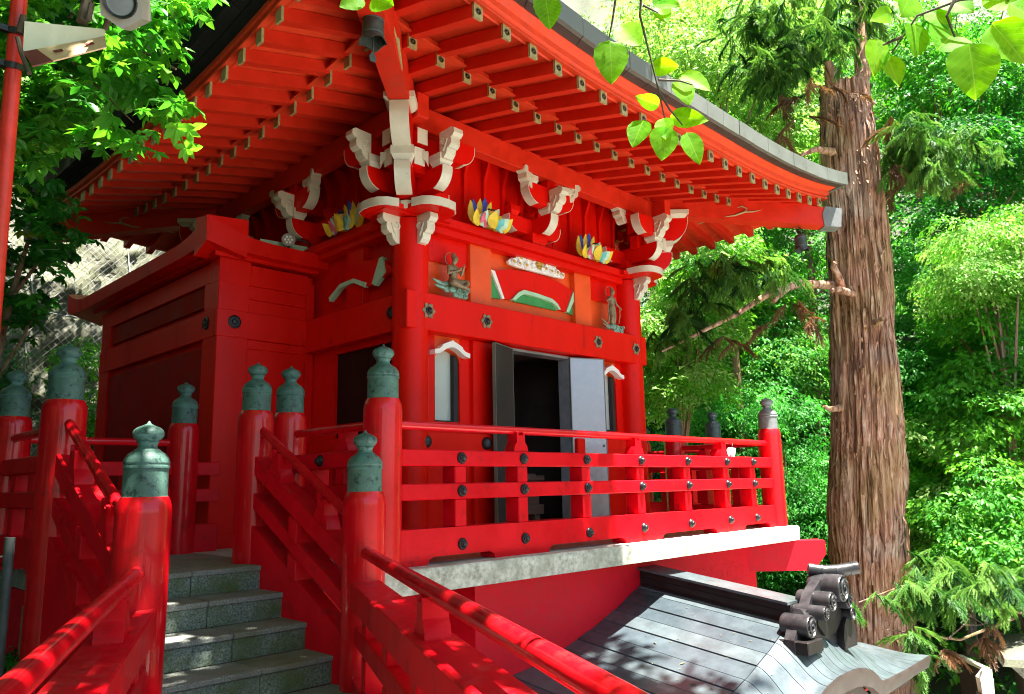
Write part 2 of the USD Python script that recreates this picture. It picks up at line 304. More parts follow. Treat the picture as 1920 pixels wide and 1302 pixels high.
post(fr, 0, 0, 0, 0, 'patina', 'weathered green cap of the tall corner post'); post(fr, LX, 0, 0, 0, 'patina_grey', 'grey weathered cap of the far corner post')
R.rail(.10, LX-.10)
R.bar(.10, LX-.10, .632, .741); R.bar(.10, LX-.10, .412, .518)
R.ground_beam(.10, LX-.10, [(.313, .919), (1.48, 2.445), (2.98, 3.911), (4.455, 5.011)])
for s in FRONT_S:
    R.baluster(s, .518, .632); R.baluster(s, .228, .412)
for s in (1.223, 2.707, 4.18): R.block(s)
R.bosses(FRONT_S, (.114, .466, .688))
def side_rail(name, label, p0, p1, nside, posts, bl=2, boss=True, block=True, capm='patina', grp=None):
    t = thing(name, label, 'railing', group=grp); r = Rail(t, p0, p1, 0, 0, nside); L = r.L
    for q in posts: post(t, q[0], q[1], 0, 0, q[2] if len(q) > 2 else capm)
    r.rail(.09, L-.09); r.bar(.1, L-.1, .632, .741); r.bar(.1, L-.1, .412, .518); r.ground_beam(.1, L-.1, [(.3, L-.3)] if L > .8 else [])
    ss = np.linspace(0, L, bl+2)[1:-1]
    for s in ss: r.baluster(s, .518, .632); r.baluster(s, .228, .412)
    if block: r.block(ss[len(ss)//2])
    if boss: r.bosses(ss, (.114, .466, .688))
    return t, r
side_rail('balcony_railing', 'short red side balustrade between the tall corner post and the post behind the stairs', (0, 1.18), (0, 0), 1, [(0, 1.18)], 2, False)
R2 = Rail(stage.GetPrimAtPath('/World/balcony_railing_001').GetPath().pathString, (0, 1.18), (0, 0), 0, 0, 1); R2.bosses([.56], (.688,))
side_rail('balcony_railing', 'far red side balustrade from the far corner post back to the first blue-black capped post', (LX, 0), (LX, 1.25), 1, [(LX, 1.25, 'patina_dark')], 2, True)
side_rail('balcony_railing', 'short red balustrade between the two larger blue-black caps seen over the front rail', (LX, 1.25), (6.22, 1.25), 1, [(6.22, 1.25, 'patina_dark')], 2, False)
side_rail('balcony_railing', 'hindmost red balustrade ending in the blue-black cap half hidden by the hall column', (6.22, 1.25), (6.34, 2.48), 1, [(6.34, 2.48, 'patina_dark')], 2, False, False)
side_rail('landing_railing', 'red balustrade across the back of the stair landing against the lean-to shed', (-1.50, 2.49), (-.26, 2.49), 1, [(-.25, 2.49), (-1.50, 2.49)], 2, False, False)
dr = thing('landing_railing', 'stub of red bars joining the landing post to the corner of the shed', 'railing')
for h0, h1 in ((.632, .741), (.412, .518), (0, .228)): obj('bar', box(-.15, .06, 2.44, 2.54, h0, h1, .006), 'rail_red', dr)
side_rail('landing_railing', 'left red balustrade of the landing between the two left posts', (-1.515, 1.17), (-1.50, 2.49), -1, [], 2, False, False)
# stair balustrades (sloping) with their newels
SL = .515
for X, lab, ns in ((-.275, 'sloping red stair balustrade on the right of the granite steps', -1), (-1.525, 'sloping red stair balustrade on the left of the granite steps', -1)):
    t = thing('stair_railing', lab, 'railing')
    post(t, X, 1.168, 0, .1 if X > -1 else 1.3, 'patina'); post(t, X, -.208, DROP+.18, .35, 'patina')
    r = Rail(t, (X, -.208), (X, 1.168), .905-SL*1.376+.065-.9, .905+.065-.9, 1)
    r.rail(.08, 1.30); r.bar(.05, 1.30, .585, .722); r.bar(.05, 1.30, .355, .468)
    for s in (.69,): r.baluster(s, .465, .588); r.baluster(s, .235, .358)
    for s in (.40, .98): r.block(s, .722, top=.885)
    # closed string panel
    r.part('string_panel', box(-.05, 1.44, -.06, .055, -.75, .245, .006))
# bridge balustrades: level, turned 26 degrees
BD = np.array([.438, .899])
for (X, Y), lab, sgn in (((-.275, -.208), 'near red balustrade running out of the bottom right of the picture', 1), ((-1.525, -.208), 'near red balustrade running out of the bottom left of the picture', -1)):
    t = thing('bridge_railing', lab, 'railing'); q = np.array([X, Y]); p1 = q - BD*5.6
    r = Rail(t, q, p1, DROP, DROP-.075, sgn)
    r.rail(.08, 5.5, .9, .034); r.bar(.06, 5.5, .600, .741, -.09, .09); r.bar(.06, 5.5, .40, .50, -.06, .06); r.ground_beam(.06, 5.5, [])
    for k in range(9):
        s = .42 + .62*k; r.baluster(s, .50, .60, -.06, .06); r.baluster(s, .228, .40, -.06, .06)
    for s in ((1.72, 3.3, 4.7) if sgn > 0 else (.80, 2.4, 4.0)): r.block(s, .741, .085)

# ================================================================ stairs, landing, deck
st = thing('stone_staircase', 'flight of five grey granite steps with mossy faces between the red newels', 'staircase')
rs = random.Random(3)
for k in range(6):
    yn = .9 - .3*k; z = -.153*k
    cutx = -.98 + .10*k*.0 + (-.10 if k % 2 else .02)
    cutx = [-.80, -.82, -.80, -.78, -.80, -.8][k]
    x0, x1 = -1.47, -.325
    for a, b in ((x0, cutx-.002), (cutx+.002, x1)):
        if k < 5: obj('riser_stone', box(a, b, yn+.014, yn+.10, z-.153, z-.032, .004), 'step_granite', st)
        obj('tread_stone', box(a, b, yn, yn+(.31 if k else .40), z-.032+.0012*k, z+.0006*(k % 2), .005), 'step_granite_tread', st)
struct('landing', box(-1.47, -.141, 1.302, 2.6, -.12, -.001), 'step_granite_tread', label='stone landing at the head of the steps')
struct('stair_core', cat(box(-1.46, -.33, .93, 2.5, -3.2, -.13), box(-1.46, -.33, -.6, .9, -3.2, -.92)), 'wall_crimson')
bp = [np.array([-.275, -.208]), np.array([-1.525, -.208]), np.array([-1.525, -.208])-BD*6.5, np.array([-.275, -.208])-BD*6.5]
struct('bridge_floor', cat(prism([tuple(q) for q in bp], .2, ((0, 0, DROP-.21), (1, 0, 0), (0, 1, 0), (0, 0, 1))), box(-1.47, -.33, -.62, -.2, DROP-.2, DROP-.012)), 'step_granite_tread')
slab = thing('balcony_deck', 'pale concrete balcony slab on a crimson plinth wall with a corner bracket', 'balcony')
def rough_slab():
    nx = 80; xs = np.linspace(-.14, 5.42, nx); rows = []
    prof = [(.3, -.001), (-.10, -.001), (-.185, -.003), (-.197, -.016), (-.197, -.06), (-.196, -.11), (-.194, -.152), (-.18, -.156), (.3, -.156)]
    P = np.array([[(x, y, z) for y, z in prof] for x in xs])
    nz = meshkit.fbm(P*np.array([6, 9, 9]), 4, 3)-.5
    P[:, 2:7, 1] += nz[:, 2:7]*.014; P[:, 1:5, 2] += nz[:, 1:5]*.006
    g = grid_mesh(P); g.fix_normals()
    e = [tm(P[i], [(0, j, j+1) for j in range(1, len(prof)-1)]) for i in (0, -1)]
    return cat(g, *e)
m = rough_slab(); obj('slab_edge', m, 'concrete', slab, smooth=40)
obj('slab', cat(box(-.14, 5.42, .29, 4.8, -.156, -.001), box(.05, 1.0, 4.8, 6.0, -.156, -.001), box(5.4205, 6.45, 1.1, 2.7, -.156, -.001)), 'concrete', slab)
obj('plinth_wall', box(.95, 5.09, .18, 4.6, -3.2, -.157), 'wall_crimson', slab)
obj('plinth_return', box(-.12, .95, .62, 4.6, -3.2, -.157), 'wall_crimson', slab)
s2 = 1/math.sqrt(2)
obj('corner_bracket', prism([(-.3, -.157), (.74, -.157), (.74, -.30), (.60, -.47), (-.3, -.47)], .22, ((5.09-.11*s2, .18-.11*s2, 0), (s2, -s2, 0), (0, 0, 1), (s2, s2, 0))), 'wall_crimson', slab)
# ================================================================ shrine hall
CX, CY = 2.64, 2.67
hall = thing('shrine_hall', 'red lacquered shrine hall with deep rafter eaves and white carved brackets', 'shrine')
H = lambda n, m, mt, lab=None, smooth=35: obj(n, m, mt, hall, smooth, lab)
COLP = [(.0, 0), (.175, 0), (.175, .02), (.157, .03), (.157, 2.79), (0, 2.79)]
for x, y in ((1.07, 1.1), (4.21, 1.1), (1.07, 4.24), (4.21, 4.24)): H('column', lathe(COLP, 40, (x, y, 0)), 'hall_red')
# beams (front and sides)
H('tie_beam', box(.92, 4.354, .95, 1.16, 1.815, 2.14, .006), 'hall_red'); H('tie_beam', box(.951, 1.12, 1.165, 4.3, 1.815, 2.14, .006), 'hall_red'); H('tie_beam', box(4.16, 4.33, 1.165, 4.3, 1.815, 2.14, .006), 'hall_red')
H('tie_beam', box(.92, 4.354, 4.18, 4.39, 1.815, 2.14, .006), 'hall_red')
H('lower_beam', box(1.02, 2.16, .985, 1.12, .785, .955, .006), 'hall_red'); H('lower_beam', box(3.12, 4.26, .985, 1.12, .785, .955, .006), 'hall_red'); H('lower_beam', box(.985, 1.12, 1.14, 4.2, .785, .955, .006), 'hall_red')
H('sill_beam', box(1.1, 4.18, 1.0, 1.2, .0, .16, .006), 'hall_red'); H('sill_beam', box(1.0, 1.2, 1.2, 4.15, .0, .16, .006), 'hall_red')
# walls
for x0, x1 in ((1.2, 1.34), (1.63, 1.76), (3.60, 3.65), (3.94, 4.08)): H('wall_panel', box(x0, x1, 1.10, 1.20, .16, 1.815), 'hall_red')
for x0, x1 in ((1.34, 1.63), (3.65, 3.94)):
    H('wall_panel', box(x0, x1, 1.10, 1.20, .16, 1.055), 'hall_red')
    cx = (x0+x1)/2; w = (x1-x0)/2
    arch = [(x0, 1.815), (x0, 1.60)] + [(cx - w*math.cos(t), 1.60+.10*math.sin(t)) for t in np.linspace(0, PI, 11)][1:-1] + [(x1, 1.60), (x1, 1.815)]
    H('wall_panel', prism(arch, .10, ((0, 1.20, 0), (1, 0, 0), (0, 0, 1), (0, -1, 0))), 'panel_orange')
    fr_ = H('window', box(x0+.02, x1-.055, 1.165, 1.175, 1.07, 1.70), 'frosted_glass')
    obj('window_frame', cat(box(x0, x0+.02, 1.12, 1.18, 1.055, 1.66), box(x1-.055, x1-.004, 1.115, 1.18, 1.055, 1.66), box(x0, x1, 1.12, 1.18, 1.055, 1.07)), 'dark_door', fr_)
    # white ogee hood
    t = [(-.205, 1.635), (-.205, 1.675), (-.155, 1.685), (-.125, 1.705), (-.115, 1.725), (-.07, 1.745), (-.02, 1.765), (0, 1.778), (.02, 1.765), (.07, 1.745), (.115, 1.725), (.125, 1.705), (.155, 1.685), (.205, 1.675), (.205, 1.635),
         (.15, 1.645), (.12, 1.66), (.085, 1.685), (.04, 1.705), (0, 1.712), (-.04, 1.705), (-.085, 1.685), (-.12, 1.66), (-.15, 1.645)]
    H('window_hood', prism([(a+cx, b) for a, b in t], .075, ((0, 1.095, 0), (1, 0, 0), (0, 0, 1), (0, -1, 0))), 'clean_white')
for x0, x1 in ((1.76, 2.03), (3.33, 3.60)): H('door_post', box(x0, x1, 1.055, 1.2, .16, 1.815, .006), 'hall_red')
H('wall_panel', box(2.03, 2.24, 1.11, 1.2, .16, 1.815), 'hall_red'); H('wall_panel', box(3.10, 3.33, 1.11, 1.2, .16, 1.815), 'hall_red')
df = H('door_frame', cat(box(2.235, 2.262, 1.06, 1.2, .12, 1.80), box(3.095, 3.122, 1.06, 1.2, .12, 1.80), box(2.262, 3.095, 1.06, 1.2, 1.775, 1.80)), 'steel_door')
H('lintel', box(2.24, 3.12, 1.09, 1.2, 1.80, 1.815), 'hall_red')
def door_leaf(h, e, mt, lab):
    h = np.array(h); e = np.array(e); d = (e-h)/np.linalg.norm(e-h); L = np.linalg.norm(e-h); n = np.array([d[1], -d[0]])
    def B(a0, a1, n0, n1, z0, z1): return hexa(lambda i, j, k: (*(h + d*(a0, a1)[i] + n*(n0, n1)[j]), (z0, z1)[k]))
    p = H('door_leaf', B(.008, L-.008, -.012, .012, .135, 1.782), mt, lab)
    obj('leaf_edge', cat(B(0, L, -.016, .016, 1.782, 1.79), B(0, L, -.016, .016, .127, .135), B(0, .008, -.016, .016, .135, 1.782), B(L-.008, L, -.016, .016, .135, 1.782)), 'roof_sheet', p)
    if mt == 'steel_door':
        q = h + d*(L-.04) - n*.02*np.sign(n[1]) ; obj('door_knob', trimesh.creation.icosphere(2, .014).apply_translation((*(h + d*(L-.035) + n*.02*(-np.sign(n[1]))), .88)), 'steel_door', p)
door_leaf((2.255, 1.05), (1.885, .915), 'dark_door', 'dark left door leaf folded open'); door_leaf((3.10, 1.05), (3.48, .90), 'steel_door', 'grey steel right door leaf folded open')
# dark interior
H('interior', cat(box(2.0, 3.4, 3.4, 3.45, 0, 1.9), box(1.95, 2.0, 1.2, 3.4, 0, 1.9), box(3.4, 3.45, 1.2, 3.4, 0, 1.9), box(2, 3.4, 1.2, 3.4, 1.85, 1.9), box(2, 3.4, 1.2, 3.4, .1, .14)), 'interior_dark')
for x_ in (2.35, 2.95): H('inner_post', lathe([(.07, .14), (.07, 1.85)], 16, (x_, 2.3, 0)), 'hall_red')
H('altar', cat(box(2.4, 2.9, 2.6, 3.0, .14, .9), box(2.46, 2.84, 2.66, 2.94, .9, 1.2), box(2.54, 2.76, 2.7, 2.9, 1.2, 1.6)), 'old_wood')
# side wall (left) with its dark sliding door
H('wall_panel', box(1.05, 1.13, 1.2, 1.26, .16, 1.815), 'hall_red'); H('wall_panel', box(1.05, 1.13, 2.24, 4.1, .16, 1.815), 'hall_red')
H('side_door', cat(box(1.085, 1.12, 1.26, 1.735, .16, 1.76), box(1.085, 1.12, 1.745, 2.24, .16, 1.76)), 'brown_door', 'dark brown sliding door in the side wall')
H('wall_panel', box(1.045, 1.13, 1.26, 2.24, 1.76, 1.815), 'hall_red')
H('wall_panel', box(4.15, 4.23, 1.2, 4.1, 0, 1.815), 'hall_red'); H('wall_panel', box(1.2, 4.1, 4.2, 4.28, 0, 2.8), 'hall_red')
# frieze between tie beam and head plate
def frieze(k):
    Rz = lambda m: rotm(m, [[math.cos(-k*PI/2), -math.sin(-k*PI/2), 0], [math.sin(-k*PI/2), math.cos(-k*PI/2), 0], [0, 0, 1]], (CX, CY, 0))   # local: x=a, y=-d
    H('frieze_panel', Rz(box(-1.42, 1.42, -1.53, -1.45, 2.14, 2.80)), 'panel_orange' if k == 0 else 'hall_red')
    for s in (-1, 1):
        H('frieze_post', Rz(box(min(s*.62, s*.89), max(s*.62, s*.89), -1.60, -1.531, 2.141, 2.80, .005)), 'panel_orange' if k == 0 else 'hall_red')
        if k == 0: H('frieze_board', Rz(box(min(s*.89, s*1.42), max(s*.89, s*1.42), -1.56, -1.531, 2.50, 2.80)), 'hall_red')
    H('head_plate', Rz(box(-1.95, 1.95, -1.72, -1.42, 2.80, 2.872, .004) if k % 2 == 0 else box(-1.41, 1.41, -1.72, -1.42, 2.8005, 2.8715, .004)), 'hall_red')
    H('head_plate', Rz(box(-1.40, 1.40, -1.66, -1.531, 2.735, 2.799, .004)), 'hall_red')
    H('bracket_wall', Rz(box(-1.5, 1.5, -1.50, -1.44, 2.873, 3.78)), 'hall_red')
    for i in range(12):
        a = -1.42 + 2.84*i/11
        H('rib', Rz(prism([(1.50, 2.95), (1.50, 3.62), (1.62, 3.66), (1.60, 3.60), (1.54, 3.45), (1.53, 3.1)], .035, ((a, 0, 0), (0, -1, 0), (0, 0, 1), (1, 0, 0)))), 'hall_red')
for k in range(4): frieze(k)
# curtain-like carved board of the middle frieze
CV = lambda n, pts, y0, th, mt: H(n, prism(pts, th, ((0, y0, 0), (1, 0, 0), (0, 0, 1), (0, -1, 0))), mt)
CV('carved_board', [(2.035, 2.52), (2.10, 2.55), (2.30, 2.60), (2.6, 2.625), (2.85, 2.62), (3.02, 2.60), (3.22, 2.55), (3.26, 2.545), (3.13, 2.29), (3.03, 2.296), (2.985, 2.35), (2.90, 2.39), (2.68, 2.41), (2.48, 2.416), (2.40, 2.375), (2.31, 2.294), (2.20, 2.285), (2.06, 2.53)], 1.137, .035, 'hall_red')
CV('carved_board', [(2.035, 2.53), (2.05, 2.53), (2.19, 2.283), (2.035, 2.27)], 1.137, .025, 'carve_green'); CV('carved_board', [(2.035, 2.545), (2.09, 2.54), (2.215, 2.283), (2.18, 2.28)], 1.136, .045, 'clean_white')
CV('carved_board', [(2.31, 2.294), (2.40, 2.375), (2.48, 2.416), (2.68, 2.41), (2.90, 2.39), (2.985, 2.35), (3.03, 2.296), (3.0, 2.29), (2.96, 2.325), (2.88, 2.355), (2.68, 2.372), (2.49, 2.375), (2.42, 2.34), (2.35, 2.285)], 1.134, .055, 'carve_mint')
CV('carved_board', [(2.36, 2.285), (2.42, 2.34), (2.49, 2.375), (2.68, 2.372), (2.88, 2.355), (2.96, 2.325), (3.0, 2.285)], 1.137, .024, 'carve_green')
CV('carved_board', [(3.275, 2.56), (3.31, 2.50), (3.17, 2.285), (3.13, 2.29)], 1.134, .045, 'carve_mint'); CV('carved_board', [(3.31, 2.49), (3.31, 2.27), (3.18, 2.283)], 1.137, .025, 'carve_green')
# white and gold cloud crest above it
crest = H('cloud_crest', prism([(2.27, 2.64), (2.25, 2.67), (2.30, 2.71), (2.36, 2.72), (2.38, 2.76), (2.36, 2.80), (2.42, 2.79), (2.5, 2.785), (2.62, 2.79), (2.75, 2.80), (2.9, 2.79), (3.0, 2.81), (2.97, 2.765), (2.96, 2.73), (3.03, 2.70), (3.10, 2.665), (3.08, 2.635), (2.95, 2.63), (2.68, 2.63), (2.4, 2.63)], .03, ((0, 1.10, 0), (1, 0, 0), (0, 0, 1), (0, -1, 0))), 'clean_white')
for x, z, r in [(2.36, 2.775, .028), (2.46, 2.80, .03), (2.58, 2.80, .034), (2.69, 2.815, .034), (2.78, 2.80, .03), (2.90, 2.805, .03), (2.99, 2.80, .022), (2.63, 2.745, .026), (2.74, 2.665, .028), (2.47, 2.72, .024), (2.86, 2.715, .024)]:
    obj('cloud_curl', lathe([(0, 0), (r, 0), (r, .012), (r*.8, .022), (r*.62, .018), (0, .018)], 12, (x, 1.072, z), '-y'), 'clean_white', crest)
rc = random.Random(5)
for x, z, r in [(2.32, 2.675, .035), (2.40, 2.67, .03), (2.42, 2.735, .038), (2.50, 2.67, .034), (2.54, 2.745, .036), (2.60, 2.68, .03), (2.79, 2.69, .034), (2.82, 2.75, .036), (2.88, 2.68, .03), (2.92, 2.745, .032), (2.97, 2.68, .034), (3.05, 2.665, .03)]:
    b_ = [(0, 0), (r, 0), (r, .012), (r*.8, .022), (r*.62, .018), (0, .018)]
    p = obj('cloud_curl', lathe(b_, 14, (x, 1.07, z), '-y'), 'clean_white', crest)
obj('crest_gold', cat(*[lathe([(0, 0), (r*.55, 0), (r*.4, .008), (0, .01)], 12, (x, 1.052, z), '-y') for x, z, r in [(2.32, 2.675, .035), (2.40, 2.67, .03), (2.42, 2.735, .038), (2.50, 2.67, .034), (2.54, 2.745, .036), (2.79, 2.69, .034), (2.82, 2.75, .036), (2.88, 2.68, .03), (2.92, 2.745, .032), (2.97, 2.68, .034), (3.05, 2.665, .03)]]), 'pod_gold', crest)
obj('crest_flower', cat(lathe([(0, 0), (.035, 0), (.03, .02), (0, .024)], 14, (2.69, 1.068, 2.725), '-y'), *[lathe([(0, 0), (.016, 0), (.012, .02), (0, .022)], 8, (2.69+.036*math.cos(a), 1.062, 2.725+.05*math.sin(a)), '-y') for a in np.linspace(0, 2*PI, 10)[:-1]]), 'pod_gold', crest)
# side frieze carving
H('carved_board', prism([(1.30, 2.40), (1.46, 2.545), (1.75, 2.58), (2.05, 2.54), (2.33, 2.35), (2.28, 2.33), (2.12, 2.40), (1.9, 2.41), (1.70, 2.33), (1.62, 2.32)], .03, ((1.06, 0, 0), (0, 1, 0), (0, 0, 1), (-1, 0, 0))), 'hall_red')
H('carved_board', prism([(1.40, 2.40), (1.44, 2.55), (1.49, 2.545), (1.60, 2.33), (1.55, 2.30)], .045, ((1.06, 0, 0), (0, 1, 0), (0, 0, 1), (-1, 0, 0))), 'carve_mint')
H('carved_board', prism([(1.72, 2.32), (1.9, 2.40), (2.12, 2.39), (2.30, 2.29), (2.32, 2.33), (2.13, 2.43), (1.9, 2.44), (1.70, 2.36)], .045, ((1.06, 0, 0), (0, 1, 0), (0, 0, 1), (-1, 0, 0))), 'carve_mint')
# bosses: flower-plated on the tie beam, plain domes on the lower beam
def flower_boss(x, z, y, ax='-y'):
    fl = [(.062*(1+.16*math.cos(6*t))*math.cos(t), .062*(1+.16*math.cos(6*t))*math.sin(t)) for t in np.linspace(0, 2*PI, 49)[:-1]]
    fr_ = ((x, y, z), (1, 0, 0), (0, 0, 1), (0, -1, 0)) if ax == '-y' else ((y, x, z), (0, 1, 0), (0, 0, 1), (-1, 0, 0))
    p = H('flower_boss', prism(fl, .010, fr_), 'bronze')
    o = (x, y-.009, z) if ax == '-y' else (y-.009, x, z)
    obj('boss_knob', lathe([(0, 0), (.036, 0), (.034, .008), (.022, .012), (.019, .026), (.010, .034), (0, .036)], 16, o, ax), 'iron', p)
    for k in range(6):
        t = k*PI/3 + PI/6; dx, dz = .045*math.cos(t), .045*math.sin(t)
        o = (x+dx, y-.009, z+dz) if ax == '-y' else (y-.009, x+dx, z+dz)
        obj('petal', lathe([(0, 0), (.012, 0), (.008, .006), (0, .007)], 8, o, ax), 'bronze', p)
for x in (1.148, 1.83, 3.465, 4.146): flower_boss(x, 1.982, .95)
DOME = [(0, -.004), (.058, -.004), (.058, .006), (.052, .020), (.038, .034), (.018, .043), (0, .046)]
for x in (1.147, 1.843, 3.45, 4.14): H('dome_boss', lathe(DOME, 22, (x, .985, .87), '-y'), 'iron')
for y in (1.42, ): H('dome_boss', lathe(DOME, 22, (.985, y, .87), '-x'), 'iron'); 
H('dome_boss', lathe(DOME, 22, (.951, 1.20, 1.98), '-x'), 'iron')

# ---------------------------------------------------------------- brackets
def arm(o, d, L, w, h, rise=.10, red='hall_red', face=True, foot=0.0):
    """bracket arm from o outward along unit d: straight top, underside curving up to a blunt end; white painted end and underside strip"""
    o = np.array(o, float); d = np.array(d, float); n = np.array([-d[1], d[0], 0])
    R_ = min(h*.85, L*.6); curve = [(L - R_ + R_*math.sin(t), R_*1.0 - R_*math.cos(t)) for t in np.linspace(0, PI/2*.96, 8)]
    curve = [(a, min(b, h*.85)) for a, b in curve]
    poly = [(0, h), (0, 0)] + curve + [(L, h)]
    p = H('bracket_arm', prism(poly, w, (o - n*w/2, d, (0, 0, 1), n)), red)
    q = curve[1:] + [(L, h)]; th = .006
    out = []
    for i, (a, b) in enumerate(q):
        j0, j1 = max(i-1, 0), min(i+1, len(q)-1); tx, ty = q[j1][0]-q[j0][0], q[j1][1]-q[j0][1]; l = math.hypot(tx, ty) or 1
        out.append((a + ty/l*th, b - tx/l*th))
    obj('painted_end', prism(q + out[::-1], w*1.0+.004, (o - n*(w/2+.002), d, (0, 0, 1), n)), 'white_paint', p)
    return p
def block(o, d, w, h, mt='white_paint'):
    """bearing block: square top, tapered foot, its faces painted white"""
    o = np.array(o, float); d = np.array(d, float); n = np.array([-d[1], d[0], 0]); a, b = w/2, w*.34
    P = [(b, 0), (b*1.06, h*.10), (a*.93, h*.42), (a, h*.46), (a, h)]
    sec = []
    rings = [np.array([o + s*u*d + t*u*n + np.array([0, 0, z]) for s, t in ((-1, -1), (1, -1), (1, 1), (-1, 1))]) for u, z in P]
    v = np.concatenate(rings); f = []
    for i in range(len(P)-1):
        for j in range(4):
            k = (j+1) % 4; f += [(4*i+j, 4*i+k, 4*i+4+k), (4*i+j, 4*i+4+k, 4*i+4+j)]
    f += [(0, 2, 1), (0, 3, 2), (4*len(P)-4, 4*len(P)-3, 4*len(P)-2), (4*len(P)-4, 4*len(P)-2, 4*len(P)-1)]
    m = tm(v, f); m.fix_normals(); H('bearing_block', m, mt, smooth=False)
def scroll_nose(o, d, s=1.0, flip=1, w=.10):
    """carved white beam nose: wavy slab hanging out of the beam with a raised curl on its cheeks"""
    o = np.array(o, float); d = np.array(d, float); n = np.array([-d[1], d[0], 0])
    pts = [(0, .16), (.10, .165), (.155, .17), (.185, .15), (.19, .11), (.165, .085), (.145, .08), (.15, .055), (.145, .02), (.115, -.005), (.10, .0), (.085, -.045), (.055, -.075), (.02, -.08), (0, -.06)]
    p = H('carved_nose', prism([(a*s, b*s) for a, b in pts], w, (o - n*w/2, d, (0, 0, 1), n)), 'white_paint', None, 25)
    for sg in (-1, 1):
        sp = [(.05 + (.012+.0072*t)*math.cos(t*1.0+1.2), .075 + (.012+.0072*t)*math.sin(t*1.0+1.2)) for t in np.linspace(0, 5.2, 22)] + [(.075, .015), (.05, -.02)]
        obj('curl', tube([o + d*(a*s) + np.array([0, 0, b*s]) + n*sg*(w/2+.002) for a, b in sp], .009*s, 7), 'white_paint', p)
def bracket_set(k, a):
    """two-step bracket cluster at position a along side k"""
    c, s = math.cos(-k*PI/2), math.sin(-k*PI/2)
    W = lambda x, d_, z: np.array([CX + x*c + d_*s, CY + x*s - d_*c, z])
    al = np.array([c, s, 0]); ou = np.array([s, -c, 0])
    block(W(a, 1.57, 2.873), al, .22, .13, 'hall_red')
    arm(W(a, 1.57, 3.0), -al, .38, .10, .16); arm(W(a, 1.57, 3.0), al, .38, .10, .16)
    arm(W(a, 1.50, 2.985), ou, .38, .105, .185)
    for q in (-.30, .30): block(W(a+q, 1.57, 3.16), al, .13, .10, 'hall_red')
    block(W(a, 1.80, 3.165), ou, .145, .11)
    arm(W(a, 1.80, 3.24), -al, .34, .105, .20); arm(W(a, 1.80, 3.24), al, .34, .105, .20)
    for q in (-.26, 0, .26): block(W(a+q, 1.80, 3.42), al, .12, .10, 'white_paint' if q else 'hall_red')
    scroll_nose(W(a-.28, 1.80, 3.44), -al*.97 + ou*.24, .85); scroll_nose(W(a+.28, 1.80, 3.44), al*.97 + ou*.24, .85); scroll_nose(W(a, 1.86, 3.26), ou, .95)
    arm(W(a, 1.5, 3.27), ou, .48, .09, .16)
for k in range(4): bracket_set(k, 0.0)
